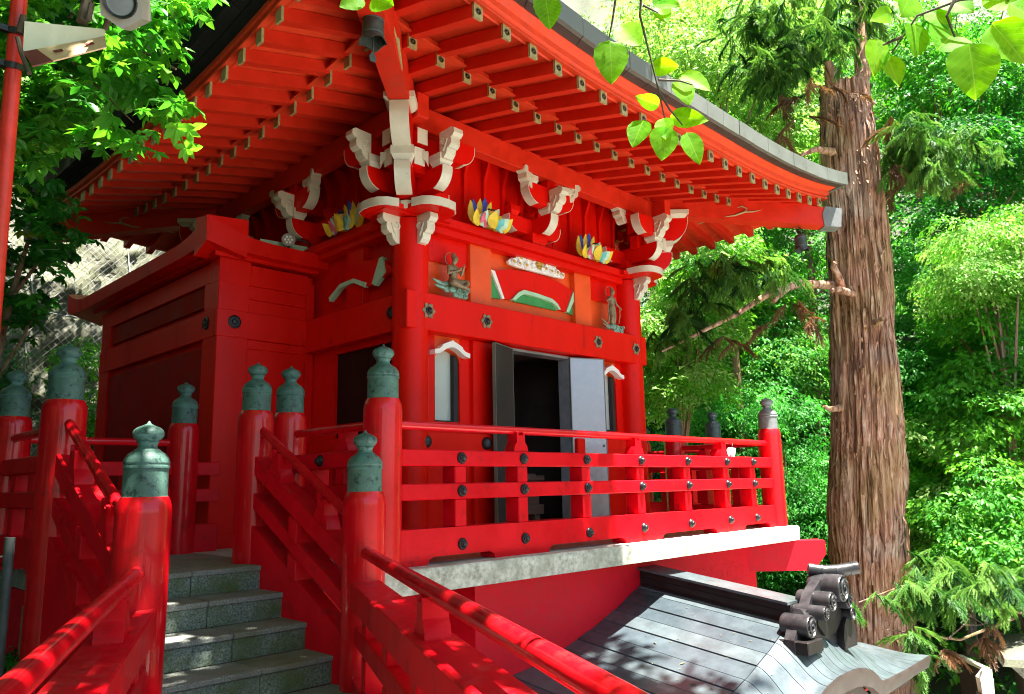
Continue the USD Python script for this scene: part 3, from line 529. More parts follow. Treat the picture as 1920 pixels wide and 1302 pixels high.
# corner clusters
def corner(sx, sy):
    c = np.array([CX + sx*1.57, CY + sy*1.57, 0]); dx, dy = np.array([sx, 0, 0.]), np.array([0, sy, 0.]); dg = np.array([sx*s2, sy*s2, 0])
    # lobed head-plate tips, white edged
    for d, n, e in ((dx, dy, 0.0), (dy, dx, .0015)):
        L, w = .46, .21
        top = [(-.30, -w), (.18, -w), (.30, -w*.98), (.38, -w*.88), (.44, -w*.62), (.46, -w*.2), (.455, w*.25), (.43, w*.6), (.38, w*.85), (.28, w), (-.30, w)]
        p = H('plate_tip', prism(top, .040, (c + np.array([0, 0, 2.806+e]), d, n, (0, 0, 1))), 'hall_red')
        rim = top[1:-1]; inn = [(a-.012 if a > .1 else a, b*(1-.012/abs(b)) if abs(b) > .02 else b) for a, b in rim]
        poly_o = [(a*1.02+.004, b*1.03) for a, b in rim]
        obj('white_rim', prism(poly_o + [(a*.94, b*.90) for a, b in rim[::-1]], .072, (c + np.array([0, 0, 2.812+e]), d, n, (0, 0, 1))), 'white_paint', p)
        scroll_nose(c + d*.13 + np.array([0, 0, 2.64]), d, 1.05, w=.085)
    H('white_rim', prism([(.16, .212), (.212, .16), (.25, .185), (.225, .225), (.185, .25)], .071, (c + np.array([0, 0, 2.813]), dx, dy, (0, 0, 1))), 'white_paint')
    block(c + np.array([0, 0, 2.873]), dx, .27, .14, 'hall_red')
    arm(c + dx*.0 + [0, 0, 2.985], dx, .50, .105, .185); arm(c + [0, 0, 2.987], dy, .50, .105, .183)
    arm(c + [0, 0, 2.98], -dx, .40, .10, .16); arm(c + [0, 0, 2.982], -dy, .40, .10, .158)
    arm(c + [0, 0, 2.90], dg, .55, .13, .235)
    for d, n in ((dx, dy), (dy, dx)):
        block(c + d*.42 + [0, 0, 3.165], d, .145, .11)
        arm(c + d*.42 + [0, 0, 3.241], -n, .34, .105, .20)
        for z0_, z1_, o_ in ((3.14, 3.29, .22), (3.335, 3.47, .19)):
            q_ = c + d*o_; nn = n/np.linalg.norm(n); F_ = lambda i, j, k, l0, l1, w_: tuple(q_ + nn*(l0, l1)[i] + d*(-w_, w_)[j] + np.array([0, 0, (z0_, z1_)[k]]))
            p = H('bracket_arm', hexa(lambda i, j, k: F_(i, j, k, -.1, .40, .05)), 'hall_red'); obj('painted_end', hexa(lambda i, j, k: F_(i, j, k, .40, .408, .053)), 'white_paint', p)
        scroll_nose(c + d*.23 - n*.30 + [0, 0, 3.44], -n, .85)
        scroll_nose(c + d*.46 + [0, 0, 3.30], d, 1.0); block(c + d*.23 - n*.26 + [0, 0, 3.41], d, .13, .11, 'hall_red')
    block(c + dg*.47 + [0, 0, 3.135], dg, .19, .13)
    arm(c + dg*.05 + [0, 0, 3.25], dg, .70, .15, .31); block(c + dg*.64 + [0, 0, 3.545], dg, .25, .09); H('bracket_arm', box(-.07, .07, -.07, .07, 0, .07, .004).apply_transform(np.array([[s2, -s2*1, 0, 0], [s2, s2, 0, 0], [0, 0, 1, 0], [0, 0, 0, 1]])).apply_translation(c + dg*.68 + [0, 0, 3.62]), 'white_paint')
    # scalloped hanger between the arms
    sc = [(-.20, .11)] + [(-.20 + .4*i/24, .05*abs(math.sin(PI*3*i/24)) - .02*(i in (0, 24))) for i in range(25)] + [(.20, .11)]
    pr = np.array([-dg[1], dg[0], 0]); H('scalloped_board', prism(sc, .03, (c + dg*.40 + [0, 0, 3.155], pr, (0, 0, 1), dg)), 'white_paint')
for sx in (-1, 1):
    for sy in (-1, 1): corner(sx, sy)
# ---------------------------------------------------------------- eaves
def uplift(u, near):                  # u in -1..1 along the eave; near = sign of the end that rises most (towards the viewer)
    a = abs(u)*3.49; hi = near != 0 and (u*near > 0)
    return .34*max(0, (a-.7)/2.79)**1.8 if hi else .215*max(0, (a-.8)/2.69)**2.6
def side(k):
    c, s = math.cos(-k*PI/2), math.sin(-k*PI/2); near = {0: -1, 1: 1}.get(k, 0)
    def W(a, d, z): return np.array([CX + a*c + d*s, CY + a*s - d*c, z])
    def U(u, d): return uplift(u, near)*((d-1.2)/2.29 if d > 1.2 else 0)**1.2
    return W, U
def loft(k, prof, n=48, u0=-1, u1=1):
    W, U = side(k); us = np.linspace(u0, u1, n+1)
    P = np.array([[W(u*d, d, z + U(u, d)) for d, z in prof + prof[:1]] for u in us])
    g = grid_mesh(P); e = []
    for i in (0, -1):
        pl = Polygon(prof); tri = trimesh.creation.triangulate_polygon(pl, engine='earcut')
        e.append(tm([W(us[i]*d, d, z + U(us[i], d)) for d, z in tri[0]], tri[1]))
    m = cat(g, *e); m.merge_vertices(); m.fix_normals(); return m
zi = lambda d: 3.58 + (2.55-d)*.21         # underside of the lower rafters
zo = lambda d: 3.49 + (3.27-d)*.24         # underside of the flying rafters
RH, RW = .102, .036
def rafter(k, a, d0, d1, zf, brass=True):
    W, U = side(k)
    f = lambda i, j, kk: W(a + (-RW, RW)[i], (d0, d1)[j], zf((d0, d1)[j]) + U(a/(d0, d1)[j] if abs(a) < (d0, d1)[j] else math.copysign(1, a), (d0, d1)[j]) + (0, RH)[kk])
    p = H('rafter', hexa(f), 'eave_red', None, False)
    ze = zf(d1) + U(a/d1, d1); e = .003
    g = lambda i, j, kk: W(a + (-RW-e, RW+e)[i], (d1-.008, d1+.012)[j], ze + (-e, RH+e)[kk])
    q = obj('end_plate', hexa(g), 'brass' if brass else 'patina', p, False)
    if k == 0:
        ctr = W(a, d1+.011, ze+RH/2); rr = [(.0, 0), (.026, 0), (.026, .004), (.021, .004), (.019, .001), (.010, .001), (.008, .004), (0, .005)]
        obj('end_plate_relief', lathe(rr, 12, ctr, '-y'), 'brass_dark', p)
for k in range(4):
    for i in range(18):
        a = -2.32 + .273*i
        rafter(k, a, max(1.55, abs(a)-.05), 2.55, zi)
    for i in range(24):
        a = -3.14 + .273*i
        rafter(k, a, max(2.42, abs(a)-.08), 3.27, zo)
    H('eave_board', loft(k, [(1.5, zi(1.5)+RH), (2.60, zi(2.60)+RH), (2.60, zi(2.60)+RH+.015), (1.5, zi(1.5)+RH+.015)]), 'eave_board')
    H('eave_batten', loft(k, [(2.46, zi(2.46)+RH+.001), (2.565, zi(2.565)+RH+.001), (2.565, zi(2.56)+RH+.07), (2.46, zi(2.46)+RH+.07)]), 'eave_board')
    H('eave_board', loft(k, [(2.40, zo(2.40)+RH), (3.31, zo(3.31)+RH), (3.31, zo(3.31)+RH+.02), (2.40, zo(2.40)+RH+.02)]), 'eave_board')
    H('eave_batten', loft(k, [(3.20, zo(3.20)+RH+.002), (3.235, zo(3.235)+RH-.012), (3.325, 3.635), (3.325, 3.69), (3.20, 3.69)]), 'eave_board')
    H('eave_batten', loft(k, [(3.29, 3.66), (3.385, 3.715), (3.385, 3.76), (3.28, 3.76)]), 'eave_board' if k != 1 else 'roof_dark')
    W, U = side(k)
    for i in range(24):                # metal verge: fascia and soffit sheet with seams
        u0, u1 = -1 + 2*i/24 + .0008, -1 + 2*(i+1)/24 - .0008
        dz = random.Random(i+31*k).uniform(-.003, .003)
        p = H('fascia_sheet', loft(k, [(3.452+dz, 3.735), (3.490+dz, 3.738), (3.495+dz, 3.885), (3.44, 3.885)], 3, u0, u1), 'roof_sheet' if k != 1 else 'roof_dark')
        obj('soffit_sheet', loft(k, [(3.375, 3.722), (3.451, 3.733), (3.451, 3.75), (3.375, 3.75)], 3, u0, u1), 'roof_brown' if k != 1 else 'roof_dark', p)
    H('roof_slope', loft(k, [(3.47, 3.887), (2.6, 4.22), (1.6, 4.75), (.7, 5.5), (.12, 6.1), (.10, 5.9), (1.6, 4.5), (3.40, 3.79)], 40), 'roof_dark')
    # purlin on the brackets
    H('purlin', loft(k, [(1.75, 3.53), (1.87, 3.53), (1.87, 3.755), (1.75, 3.77)], 12) if False else rotm(box(-2.05 if k % 2 else -1.88, 2.05 if k % 2 else 1.88, -1.87, -1.75, 3.53 + .001*(k % 2), 3.745, .004), [[math.cos(-k*PI/2), -math.sin(-k*PI/2), 0], [math.sin(-k*PI/2), math.cos(-k*PI/2), 0], [0, 0, 1]], (CX, CY, 0)), 'eave_red')
# corner (hip) beams
for sx, sy in ((-1, -1), (1, -1), (-1, 1), (1, 1)):
    nr = (sx, sy) == (-1, -1); up = .42 if nr else .31
    d3 = np.array([sx, sy, 0])*s2; n3 = np.array([-d3[1], d3[0], 0]); o = np.array([CX, CY, 0.])
    q = math.sqrt(2)
    zb = lambda d: 3.59 - .02*(d-1.77)/1.6 + (-.17 if not nr else -.12)*max(0, (d-1.9)/1.5)
    poly = [(1.5*q, 3.60), (1.9*q, zb(1.9)), (2.6*q, zb(2.6)), (3.26*q, zb(3.26)), (3.26*q, zb(3.26)+.22), (2.6*q, zb(2.6)+.30), (1.5*q, 3.86)]
    p = H('hip_beam', prism(poly, .17, (o - n3*.085, d3, (0, 0, 1), n3)), 'eave_red')
    e = [(3.255*q-.03, zb(3.26)-.008), (3.37*q, zb(3.36)-.008), (3.39*q, zb(3.36)+.215), (3.255*q, zb(3.26)+.235), (3.225*q, zb(3.26)+.14)]
    obj('hip_beam_cap', prism(e, .19, (o - n3*.095, d3, (0, 0, 1), n3)), 'patina_grey', p)
    for sg in (-1, 1):
        sp = [(2.55*q + .06*t*math.cos(t*.9), zb(2.5)+.09 + .03*math.sin(t*2)) for t in np.linspace(0, 3, 14)]
        obj('hip_beam_curl', cat(tube([o + d3*a + np.array([0, 0, b]) + n3*sg*.088 for a, b in [(2.42*q, zb(2.4)+.02), (2.50*q, zb(2.5)+.05), (2.58*q, zb(2.5)+.09), (2.60*q, zb(2.5)+.13), (2.56*q, zb(2.5)+.16), (2.52*q, zb(2.5)+.14)]], [.004, .012, .014, .010, .008, .003], 6),
                                 tube([o + d3*a + np.array([0, 0, b]) + n3*sg*.088 for a, b in [(2.58*q, zb(2.5)+.09), (2.65*q, zb(2.5)+.09), (2.72*q, zb(2.5)+.11)]], [.012, .009, .002], 6)), 'brass', p)
# ================================================================ lean-to shed on the left of the hall
an = thing('lean_to_shed', 'plain red box-like lean-to shed with upswept eave beside the hall', 'shed')
A = lambda n, m, mt='hall_red', lab=None: obj(n, m, mt, an, 30, lab)
AX0, AX1, AY0, AY1 = .05, 1.04, 2.62, 5.75
A('wall', cat(box(AX0+.05, AX1, AY0+.05, AY1-.05, 0, 2.60)))
for x, y in ((AX0, AY0), (AX0, AY1-.30), (AX1-.08, AY0)): A('post', box(x, x+(.30 if x < .5 else .08), y, y+.30, 0, 2.52, .005))
A('corner_board', box(AX0-.003, AX0+.303, AY0-.003, AY0+.2, 2.40, 2.66, .003))
A('rail_band', box(AX0-.008, AX1-.081, AY0-.008, AY0+.05, 1.885, 2.14, .005)); A('rail_band', box(AX0-.008, AX0+.05, AY0+.051, AY1, 1.885, 2.14, .005))
A('wall_board', box(AX0+.301, AX1-.081, AY0+.022, AY0+.06, 2.145, 2.27, .003)); A('wall_board', box(AX0+.301, AX1-.081, AY0+.012, AY0+.06, 2.272, 2.40, .003)); A('wall_board', box(AX0+.306, AX1-.081, AY0+.004, AY0+.06, 2.402, 2.60, .003))
A('wall_board', box(AX0+.301, AX1-.081, AY0+.030, AY0+.06, .20, 1.80, .003)); A('wall_board', box(AX0+.301, AX1-.081, AY0+.016, AY0+.06, 1.80, 1.884, .003)); A('skirting', box(AX0-.006, AX1, AY0-.006, AY0+.05, 0, .14, .004))
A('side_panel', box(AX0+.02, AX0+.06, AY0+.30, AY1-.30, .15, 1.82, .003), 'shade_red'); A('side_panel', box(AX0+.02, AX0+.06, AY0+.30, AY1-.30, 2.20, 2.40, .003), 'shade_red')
A('side_beam', box(AX0-.004, AX0+.06, AY0+.201, AY1, 2.41, 2.60, .003))
for x, y, ax in ((.21, AY0-.008, '-y'), (AX0-.008, 2.83, '-x')):
    A('dome_boss', lathe([(0, -.004), (.062, -.004), (.062, .008), (.050, .014), (.046, .010), (.030, .010), (.022, .022), (0, .026)], 22, (x, y, 2.03), ax), 'iron')
def shed_eave():
    # upswept eave band along the front and left side, mitred at the corner
    def lip(pos, t0, z0): return z0
    ms = []
    n = 30
    up = lambda t: .145*max(0, 1 - t/.7)**2.2
    F = []
    for i in range(n+1):
        t = (1.30)*i/n; x = -.14 + t; u_ = up(t)
        F.append([(x, 2.49, 2.665+u_*.35), (x, 2.475, 2.80+u_), (x, 2.75, 2.84+u_), (x, 2.75, 2.62)])
    S = []
    for i in range(n+1):
        t = 4.0*i/n; y = 2.49 + t; u_ = up(t) + .17*max(0, (t-3.3)/.7)**2
        S.append([(-.14, y, 2.665+u_*.35), (-.155, y-.015*(i == 0), 2.80+u_), (.25, y, 2.84+u_), (.25, y, 2.62)])
    for G in (F, S):
        P = np.array([g + g[:1] for g in G], float); m = grid_mesh(P)
        e = [tm(P[k][:4], [(0, 1, 2), (0, 2, 3)]) for k in (0, -1)]
        m = cat(m, *e); m.merge_vertices(); m.fix_normals(); ms.append(m)
    return ms
for m in shed_eave(): A('eave_band', m)
A('eave_soffit', cat(box(-.02, 1.05, 2.57, 2.70, 2.62, 2.662), box(-.02, .06, 2.701, 5.9, 2.62, 2.662)))
A('roof_deck', box(-.10, 1.05, 2.6, 6.35, 2.70, 2.83), 'roof_dark')

# ================================================================ small things on and around the hall
def bell_at(name, label, loc, first=None):
    if first: return copy_of(first, name, label, 'bell', loc, 0, 'wind bells hanging from the roof corners')
    t = thing(name, label, 'bell', loc, 0, 'wind bells hanging from the roof corners')
    body = [(0, .0), (.03, .0), (.060, -.012), (.068, -.03), (.072, -.035), (.072, -.045), (.068, -.05), (.070, -.13), (.074, -.135), (.074, -.145), (.071, -.15), (.074, -.165), (.086, -.215), (.080, -.215), (.066, -.15), (.062, -.03), (0, -.012)]
    m = lathe(body, 36); v = np.asarray(m.vertices); th = np.arctan2(v[:,1], v[:,0]); low = np.clip((-.165-v[:,2])/.05, 0, 1)
    m.vertices[:,2] += low*.030*np.abs(np.cos(2*th)); m.vertices[:,:2] *= (1 + .10*low*(np.abs(np.sin(2*th))**4))[:,None]
    obj('bell_body', m, 'bell_metal', t)
    obj('ring', trimesh.creation.torus(.02, .006, 14, 8).apply_transform(trimesh.transformations.rotation_matrix(PI/2, [1, 0, 0])).apply_translation((0, 0, .022)), 'iron', t)
    for k in range(3): obj('chain_link', trimesh.creation.torus(.017, .004, 12, 6).apply_transform(trimesh.transformations.rotation_matrix(PI/2, [1, 0, 0] if k % 2 else [0, 1, 0])).apply_transform(np.diag([1, 1, 1.5, 1])).apply_translation((0, 0, .060+.040*k)), 'iron', t)
    obj('clapper', cat(tube([(0, 0, -.02), (.002, 0, -.26)], .006, 8), prism([(-.028, -.30), (0, -.255), (.028, -.30), (.02, -.33), (-.02, -.33)], .006, ((0, -.003, 0), (1, 0, 0), (0, 0, 1), (0, 1, 0)))), 'bell_metal', t)
    return t
b0 = bell_at('wind_bell', 'large dark wind bell hanging under the nearest roof corner at top', (-.30, -.27, 3.53))
bell_at('wind_bell', 'small grey wind bell hanging under the right roof corner before the cedar', (5.69, -.38, 3.34), b0)
bell_at('wind_bell', 'black wind bell hanging under the far left roof corner beside the rock face', (-.40, 5.71, 3.38), b0)
def petal(L, W, curl, n=6):
    P = []
    for i in range(n+1):
        t = i/n; w = W*math.sin(PI*min(1, t*.92+.10))**.8*(1 if t < 1 else 0)
        P.append([(x*w, -curl*(t*t) + .25*w*abs(x), L*t) for x in (-1, -.5, 0, .5, 1)])
    P = np.array(P); back = P.copy(); back[..., 1] += .008
    m = cat(grid_mesh(P), grid_mesh(back[:, ::-1])); m.fix_normals(); return m
def lotus_at(name, label, loc, rz, first=None):
    if first: return copy_of(first, name, label, 'carving', loc, rz, 'painted lotus carvings on the head plates')
    t = thing(name, label, 'carving', loc, rz, 'painted lotus carvings on the head plates')
    obj('seed_pod', lathe([(0, 0), (.055, 0), (.062, .10), (.066, .145), (.062, .150), (0, .152)], 24, (0, -.05, .02)).apply_transform(trimesh.transformations.rotation_matrix(math.radians(14), [1, 0, 0], (0, 0, 0))), 'pod_gold', t)
    ho = [(.03*math.cos(a), -.075+.024*math.sin(a), .182) for a in np.linspace(0, 2*PI, 7)[:-1]] + [(0, -.075, .182)]
    obj('seed_holes', cat(*[lathe([(0, 0), (.011, 0), (.011, .006), (.006, .006), (0, .003)], 10, (x, y-.02, z+.004*(y < -.07)-(.022 if y > -.07 else .034)*0)) for x, y, z in ho]).apply_transform(trimesh.transformations.rotation_matrix(math.radians(14), [1, 0, 0], (0, -.05, .17))), 'iron', t)
    rows = [(-.145, .02, 25, .17, .048, 'petal_yellow'), (-.115, .055, 20, .17, .042, 'petal_blue'), (-.06, .075, 6, .175, .040, 'petal_yellow'), (.0, .08, 0, .19, .05, 'petal_blue'), (.065, .075, -6, .175, .040, 'petal_yellow'), (.115, .04, -28, .17, .048, 'petal_mint'), (.14, -.01, -40, .15, .055, 'petal_yellow')]
    for x, z, tilt, L, W, mt in rows:
        m = petal(L, W, .02); m.apply_transform(trimesh.transformations.rotation_matrix(math.radians(-tilt), [0, 1, 0])); m.apply_transform(np.diag([1.15, 1, 1.3, 1])); m.apply_translation((x*.78, .0, .04+z*.4)); obj('petal', m, mt, t)
    fr2 = [(-.12, -10, 'petal_mint', .13, .05), (-.075, 25, 'petal_pink', .12, .045), (.0, 0, 'petal_yellow', .14, .06), (.075, -22, 'petal_teal', .11, .042), (.10, -32, 'petal_mint', .13, .055), (.155, -30, 'petal_yellow', .14, .04), (-.16, 30, 'petal_yellow', .13, .045)]
    for x, tilt, mt, L, W in fr2:
        m = petal(L, W, .05); m.apply_transform(trimesh.transformations.rotation_matrix(math.radians(-tilt), [0, 1, 0])); m.apply_transform(np.diag([1.15, 1, 1.15, 1])); m.apply_translation((x, -.10 - .02*(abs(x) < .05), -.01)); obj('petal', m, mt, t)
    return t
l0 = lotus_at('lotus_carving', 'painted lotus carving with blue and yellow petals right of the corner bracket', (1.86, .985, 2.872), 0)
lotus_at('lotus_carving', 'painted lotus carving left of the far right corner bracket', (3.42, .985, 2.872), 0, l0)
lotus_at('lotus_carving', 'dim painted lotus carving in the shade on the left side of the hall', (.955, 1.89, 2.872), -PI/2, l0)

# figures: bodies as one continuous surface from hulls of spheres
def body(bones, J, step=.012, it=8):
    ms = []
    for a, b in bones:
        (pa, ra), (pb, rb) = J[a], J[b]
        ms.append(m3.Manifold.hull(m3.Manifold.sphere(ra, 14).translate(pa) + m3.Manifold.sphere(rb, 14).translate(pb)))
    m = ms[0]
    for q in ms[1:]: m = m + q
    m = m.refine_to_length(step); a = m.to_mesh(); t = trimesh.Trimesh(a.vert_properties[:, :3], a.tri_verts)
    trimesh.smoothing.filter_taubin(t, iterations=it); return t
def figure(seated):
    if seated:
        J = dict(pel=((0, 0, .115), .047), bel=((0, 0, .165), .036), che=((0, -.004, .222), .042), nk=((0, -.004, .275), .015), hd=((.012, -.012, .312), .030), hd2=((.014, -.014, .328), .029), bun=((.006, .0, .368), .020), bun2=((.006, 0, .352), .024),
                 sl=((-.052, 0, .248), .018), sr=((.052, 0, .248), .018), el=((-.072, -.02, .180), .013), er=((.075, -.03, .185), .013), hl=((.028, -.06, .215), .010), hr=((.070, -.068, .245), .010), fl=((.040, -.066, .238), .009), fr=((.072, -.072, .268), .008),
                 hipl=((-.03, -.01, .105), .040), hipr=((.03, -.01, .105), .040), kl=((-.075, -.085, .080), .030), kr=((.115, -.055, .110), .030), al=((.03, -.10, .052), .018), ar=((.06, -.10, .045), .018), tl=((.062, -.11, .05), .013), tr=((.09, -.115, .038), .013))
        B = [('pel', 'bel'), ('bel', 'che'), ('che', 'nk'), ('nk', 'hd'), ('hd', 'hd2'), ('hd2', 'bun2'), ('bun2', 'bun'), ('che', 'sl'), ('che', 'sr'), ('sl', 'el'), ('sr', 'er'), ('el', 'hl'), ('er', 'hr'), ('hl', 'fl'), ('hr', 'fr'), ('pel', 'hipl'), ('pel', 'hipr'), ('hipl', 'kl'), ('hipr', 'kr'), ('kl', 'al'), ('kr', 'ar'), ('al', 'tl'), ('ar', 'tr')]
    else:
        J = dict(pel=((0, 0, .255), .040), bel=((0, 0, .295), .032), che=((-.004, -.004, .345), .038), nk=((0, -.004, .393), .014), hd=((.006, -.012, .425), .027), hd2=((.008, -.012, .440), .026), bun=((.004, 0, .482), .015), bun2=((.004, 0, .466), .020),
                 sl=((-.050, 0, .368), .016), sr=((.050, 0, .368), .016), el=((-.092, -.012, .325), .012), er=((.068, -.015, .300), .012), hl=((-.060, -.045, .365), .009), hr=((.105, -.035, .262), .009), fl=((-.05, -.055, .385), .007), fr=((.122, -.04, .245), .007),
                 hipl=((-.02, 0, .24), .034), hipr=((.02, 0, .24), .034), kl=((-.020, -.022, .150), .028), kr=((.024, -.008, .150), .027), al=((-.016, -.004, .062), .024), ar=((.022, .0, .062), .024), tl=((-.018, -.03, .048), .014), tr=((.03, -.03, .048), .014))
        B = [('pel', 'bel'), ('bel', 'che'), ('che', 'nk'), ('nk', 'hd'), ('hd', 'hd2'), ('hd2', 'bun2'), ('bun2', 'bun'), ('che', 'sl'), ('che', 'sr'), ('sl', 'el'), ('sr', 'er'), ('el', 'hl'), ('er', 'hr'), ('hl', 'fl'), ('hr', 'fr'), ('pel', 'hipl'), ('pel', 'hipr'), ('hipl', 'kl'), ('hipr', 'kr'), ('kl', 'al'), ('kr', 'ar'), ('al', 'tl'), ('ar', 'tr'), ('hipl', 'hipr'), ('kl', 'kr')]
    return body(B, J)
def statue(name, label, loc, seated):
    t = thing(name, label, 'statue', loc, 0); b = obj('figure', figure(seated), 'bronze', t, 60)
    hz = .325 if seated else .435
    obj('halo', trimesh.creation.torus(.062, .0035, 32, 8).apply_transform(trimesh.transformations.rotation_matrix(PI/2, [1, 0, 0])).apply_translation((-.012, .02, hz)), 'bronze', t)
    rr = random.Random(4 if seated else 9)
    cl = [trimesh.creation.icosphere(2, r).apply_transform(np.diag([1.25, .55, .8, 1])).apply_translation((x, y, z)) for x, y, z, r in [(-.08, -.01, .03, .035), (-.03, -.03, .032, .04), (.03, -.035, .03, .04), (.085, -.02, .028, .04), (.13, -.01, .035, .034), (.05, -.03, -.006, .038), (.0, -.04, -.01, .032), (.11, -.03, -.01, .032)]]
    obj('cloud', cat(*cl), 'statue_cloud', t, 60)
    for x, z, r in ((.02, .02, .030), (.075, .018, .034), (.125, .03, .026), (.10, -.015, .024)):
        sp = [(x + r*(1-q/7)*math.cos(q*1.1), -.052, z + r*(1-q/7)*math.sin(q*1.1)) for q in np.linspace(0, 6, 20)]
        obj('cloud_swirl', tube(sp, .007, 6), 'statue_cloud', t)
    obj('scarf', cat(tube([(-.05, 0, .10), (-.12, -.01, .07), (-.18, 0, .085), (-.235, .005, .11)], [.018, .022, .018, .004], 8), tube([(-.04, 0, .06), (-.12, -.02, .035), (-.19, -.01, .045), (-.22, 0, .06)], [.014, .018, .014, .003], 8)) if seated else
        cat(tube([(-.06, -.02, .37), (-.075, -.01, .25), (-.06, 0, .12), (-.10, 0, .06), (-.19, 0, .11)], [.006, .008, .010, .016, .003], 8), tube([(.105, -.03, .26), (.13, -.01, .18), (.12, 0, .09)], [.005, .007, .006], 8), tube([(-.02, -.01, .04), (-.10, -.01, .03), (-.17, 0, .06)], [.02, .018, .004], 8)), 'bronze' if not seated else 'statue_cloud', t)
    return t
statue('celestial_statue', 'bronze statuette kneeling on a coloured cloud left of the carved frieze', (1.475, 1.0, 2.19), True)
statue('celestial_statue', 'slim bronze statuette standing on a cloud right of the carved frieze', (3.80, 1.0, 2.16), False)

# wooden offertory box in the doorway
bx = thing('offertory_box', 'old brown wooden box standing inside the open doorway', 'box', (2.72, 1.62, .14))
for z0, z1, w in ((0, .10, .32), (.10, .34, .28), (.34, .39, .33)): obj('box_tier', box(-w, w, -w*.7, w*.7, z0+.06, z1+.06, .008), 'old_wood', bx)
for sx in (-1, 1): obj('foot', box(sx*.24-.04, sx*.24+.04, -.2, .2, 0, .06, .004), 'old_wood', bx)
for i in range(5): obj('slat', box(-.26, .26, -.17+.075*i, -.14+.075*i, .45, .47, .003), 'old_wood', bx)

# spotlight on the shed eave, its mounting channel and cable
sp_ = thing('spotlight', 'round silver spotlight with many small lamps on the shed eave', 'spotlight', (.70, 2.56, 2.91), math.radians(-32))
obj('lamp_housing', lathe([(0, -.12), (.03, -.12), (.045, -.08), (.062, -.01), (.066, .0), (.066, .014), (.058, .016), (.055, .008), (0, .008)], 28, (0, 0, 0), '-y'), 'grey_plastic', sp_)
for i, (x, z) in enumerate([(0, 0)] + [(.032*math.cos(a), .032*math.sin(a)) for a in np.linspace(0, 2*PI, 7)[:-1]]): obj('small_lamp', lathe([(0, .006), (.012, .006), (.011, .016), (0, .018)], 12, (x, 0, z), '-y'), 'clean_white', sp_)
obj('bracket', cat(box(-.012, .012, .02, .05, -.08, .0), tube([(.02, .10, .02), (.10, .12, .05), (.20, .16, .02), (.26, .2, .05)], .009, 6)), 'black_plastic', sp_)
ch = thing('mounting_channel', 'yellow-green steel channel lying on the shed eave behind the spotlight', 'bracket', (.72, 2.70, 2.84), math.radians(-8))
obj('channel', cat(box(-.24, .24, -.03, .03, 0, .012), box(-.24, .24, -.03, -.022, .012, .07), box(-.24, .24, .022, .03, .012, .07)), 'petal_mint', ch)

# paper tag tied to the far end of the front railing
tg = thing('paper_tag', 'small white paper tag tied under the handrail near the far corner post', 'tag', (4.37, -.02, .795), math.radians(-20))
obj('tag_sheet', tm(*(lambda P: (P.vertices, P.faces))(prism([(-.06, -.045), (.045, -.055), (.065, .035), (-.035, .045), (-.07, .0)], .003, ((0, 0, 0), (1, 0, 0), (0, 0, 1), (0, -1, 0))))), 'paper', tg)
obj('string', tube([(.02, 0, .055), (.03, .0, .075), (.03, .03, .10)], .002, 5), 'wire', tg)
tt = meshkit.text_mesh('93', .022, .002); tt.vertices = np.asarray(tt.vertices)@np.array([[1, 0, 0], [0, 0, 1], [0, -1, 0.]]) + np.array([-.02, -.0045, -.05]); obj('print', tt, 'black_plastic', tg)

# ================================================================ red pole with lamp bracket and camera at top left
p0, p1 = at(-8, 520, 3.0), at(41, -60, 3.0)
base = np.array([p0[0], p0[1], -3.2])
ax = p1 - p0; ax /= np.linalg.norm(ax)
pl = thing('red_pole', 'slim red steel pole at the upper left edge', 'pole')
obj('pole_shaft', tube([p0 - ax*4.3, p0, p1, p1 + ax*.5], [.03, .03, .028, .028], 20), 'pole_red', pl)
for v in (62, 126): q = at(33-(v-62)*.13, v, 3.0); obj('clamp', cat(tube([q - ax*.012, q + ax*.012], .036, 20), box(-.06, -.025, -.012, .012, -.012, .012).apply_translation(q)), 'black_plastic', pl)
lb = thing('lamp_bracket', 'cream and peach wedge-shaped metal bracket bolted to the red pole', 'bracket')
a0, a1, a2, a3 = at(43, 97, 2.95), at(46, 40, 2.95), at(198, 55, 3.10), at(197, 68, 3.10)
nrm = np.cross(a2 - a0, a1 - a0); nrm /= np.linalg.norm(nrm); nrm *= np.sign(nrm @ CF)
def sheet(pts, thick, n):
    pts = np.asarray(pts, float); v = np.vstack([pts, pts + np.asarray(n)*thick]); return hull(v)
obj('side_plate', sheet([a0, a1, a2, a3], .012, nrm), 'cream_metal', lb)
b0_, b3_ = at(60, 124, 2.90), at(200, 88, 3.04); dn = np.cross(a3 - a0, b0_ - a0); dn /= np.linalg.norm(dn)
e0, e1 = a0 + (a3-a0)*.16, b0_ + (b3_-b0_)*.27
obj('bottom_plate', sheet([e0, a3, b3_, e1], .006, dn), 'peach_metal', lb); obj('rusty_end', sheet([a0, e0, e1, b0_], .006, dn), 'rust_red', lb)
for f_ in (.40, .80):
    q = (a0 + (a3-a0)*f_)*.5 + (b0_ + (b3_-b0_)*f_)*.5; d1 = (a3-a0)/np.linalg.norm(a3-a0)
    obj('slot', sheet([q + d1*s_ + np.cross(d1, dn)*t_ - CF*.006 for s_, t_ in ((-.016, -.005), (.016, -.005), (.016, .005), (-.016, .005))], .008, -CF), 'rust_red', lb)
obj('stay', cat(tube([at(33, 70, 2.93), at(40, 100, 2.93), at(55, 138, 2.9)], .009, 8), tube([at(45, 30, 2.97), at(36, 62, 2.96)], .012, 8)), 'twig', lb)
cm_ = thing('round_floodlight', 'grey round-lensed floodlight on a stalk above the cream bracket', 'floodlight')
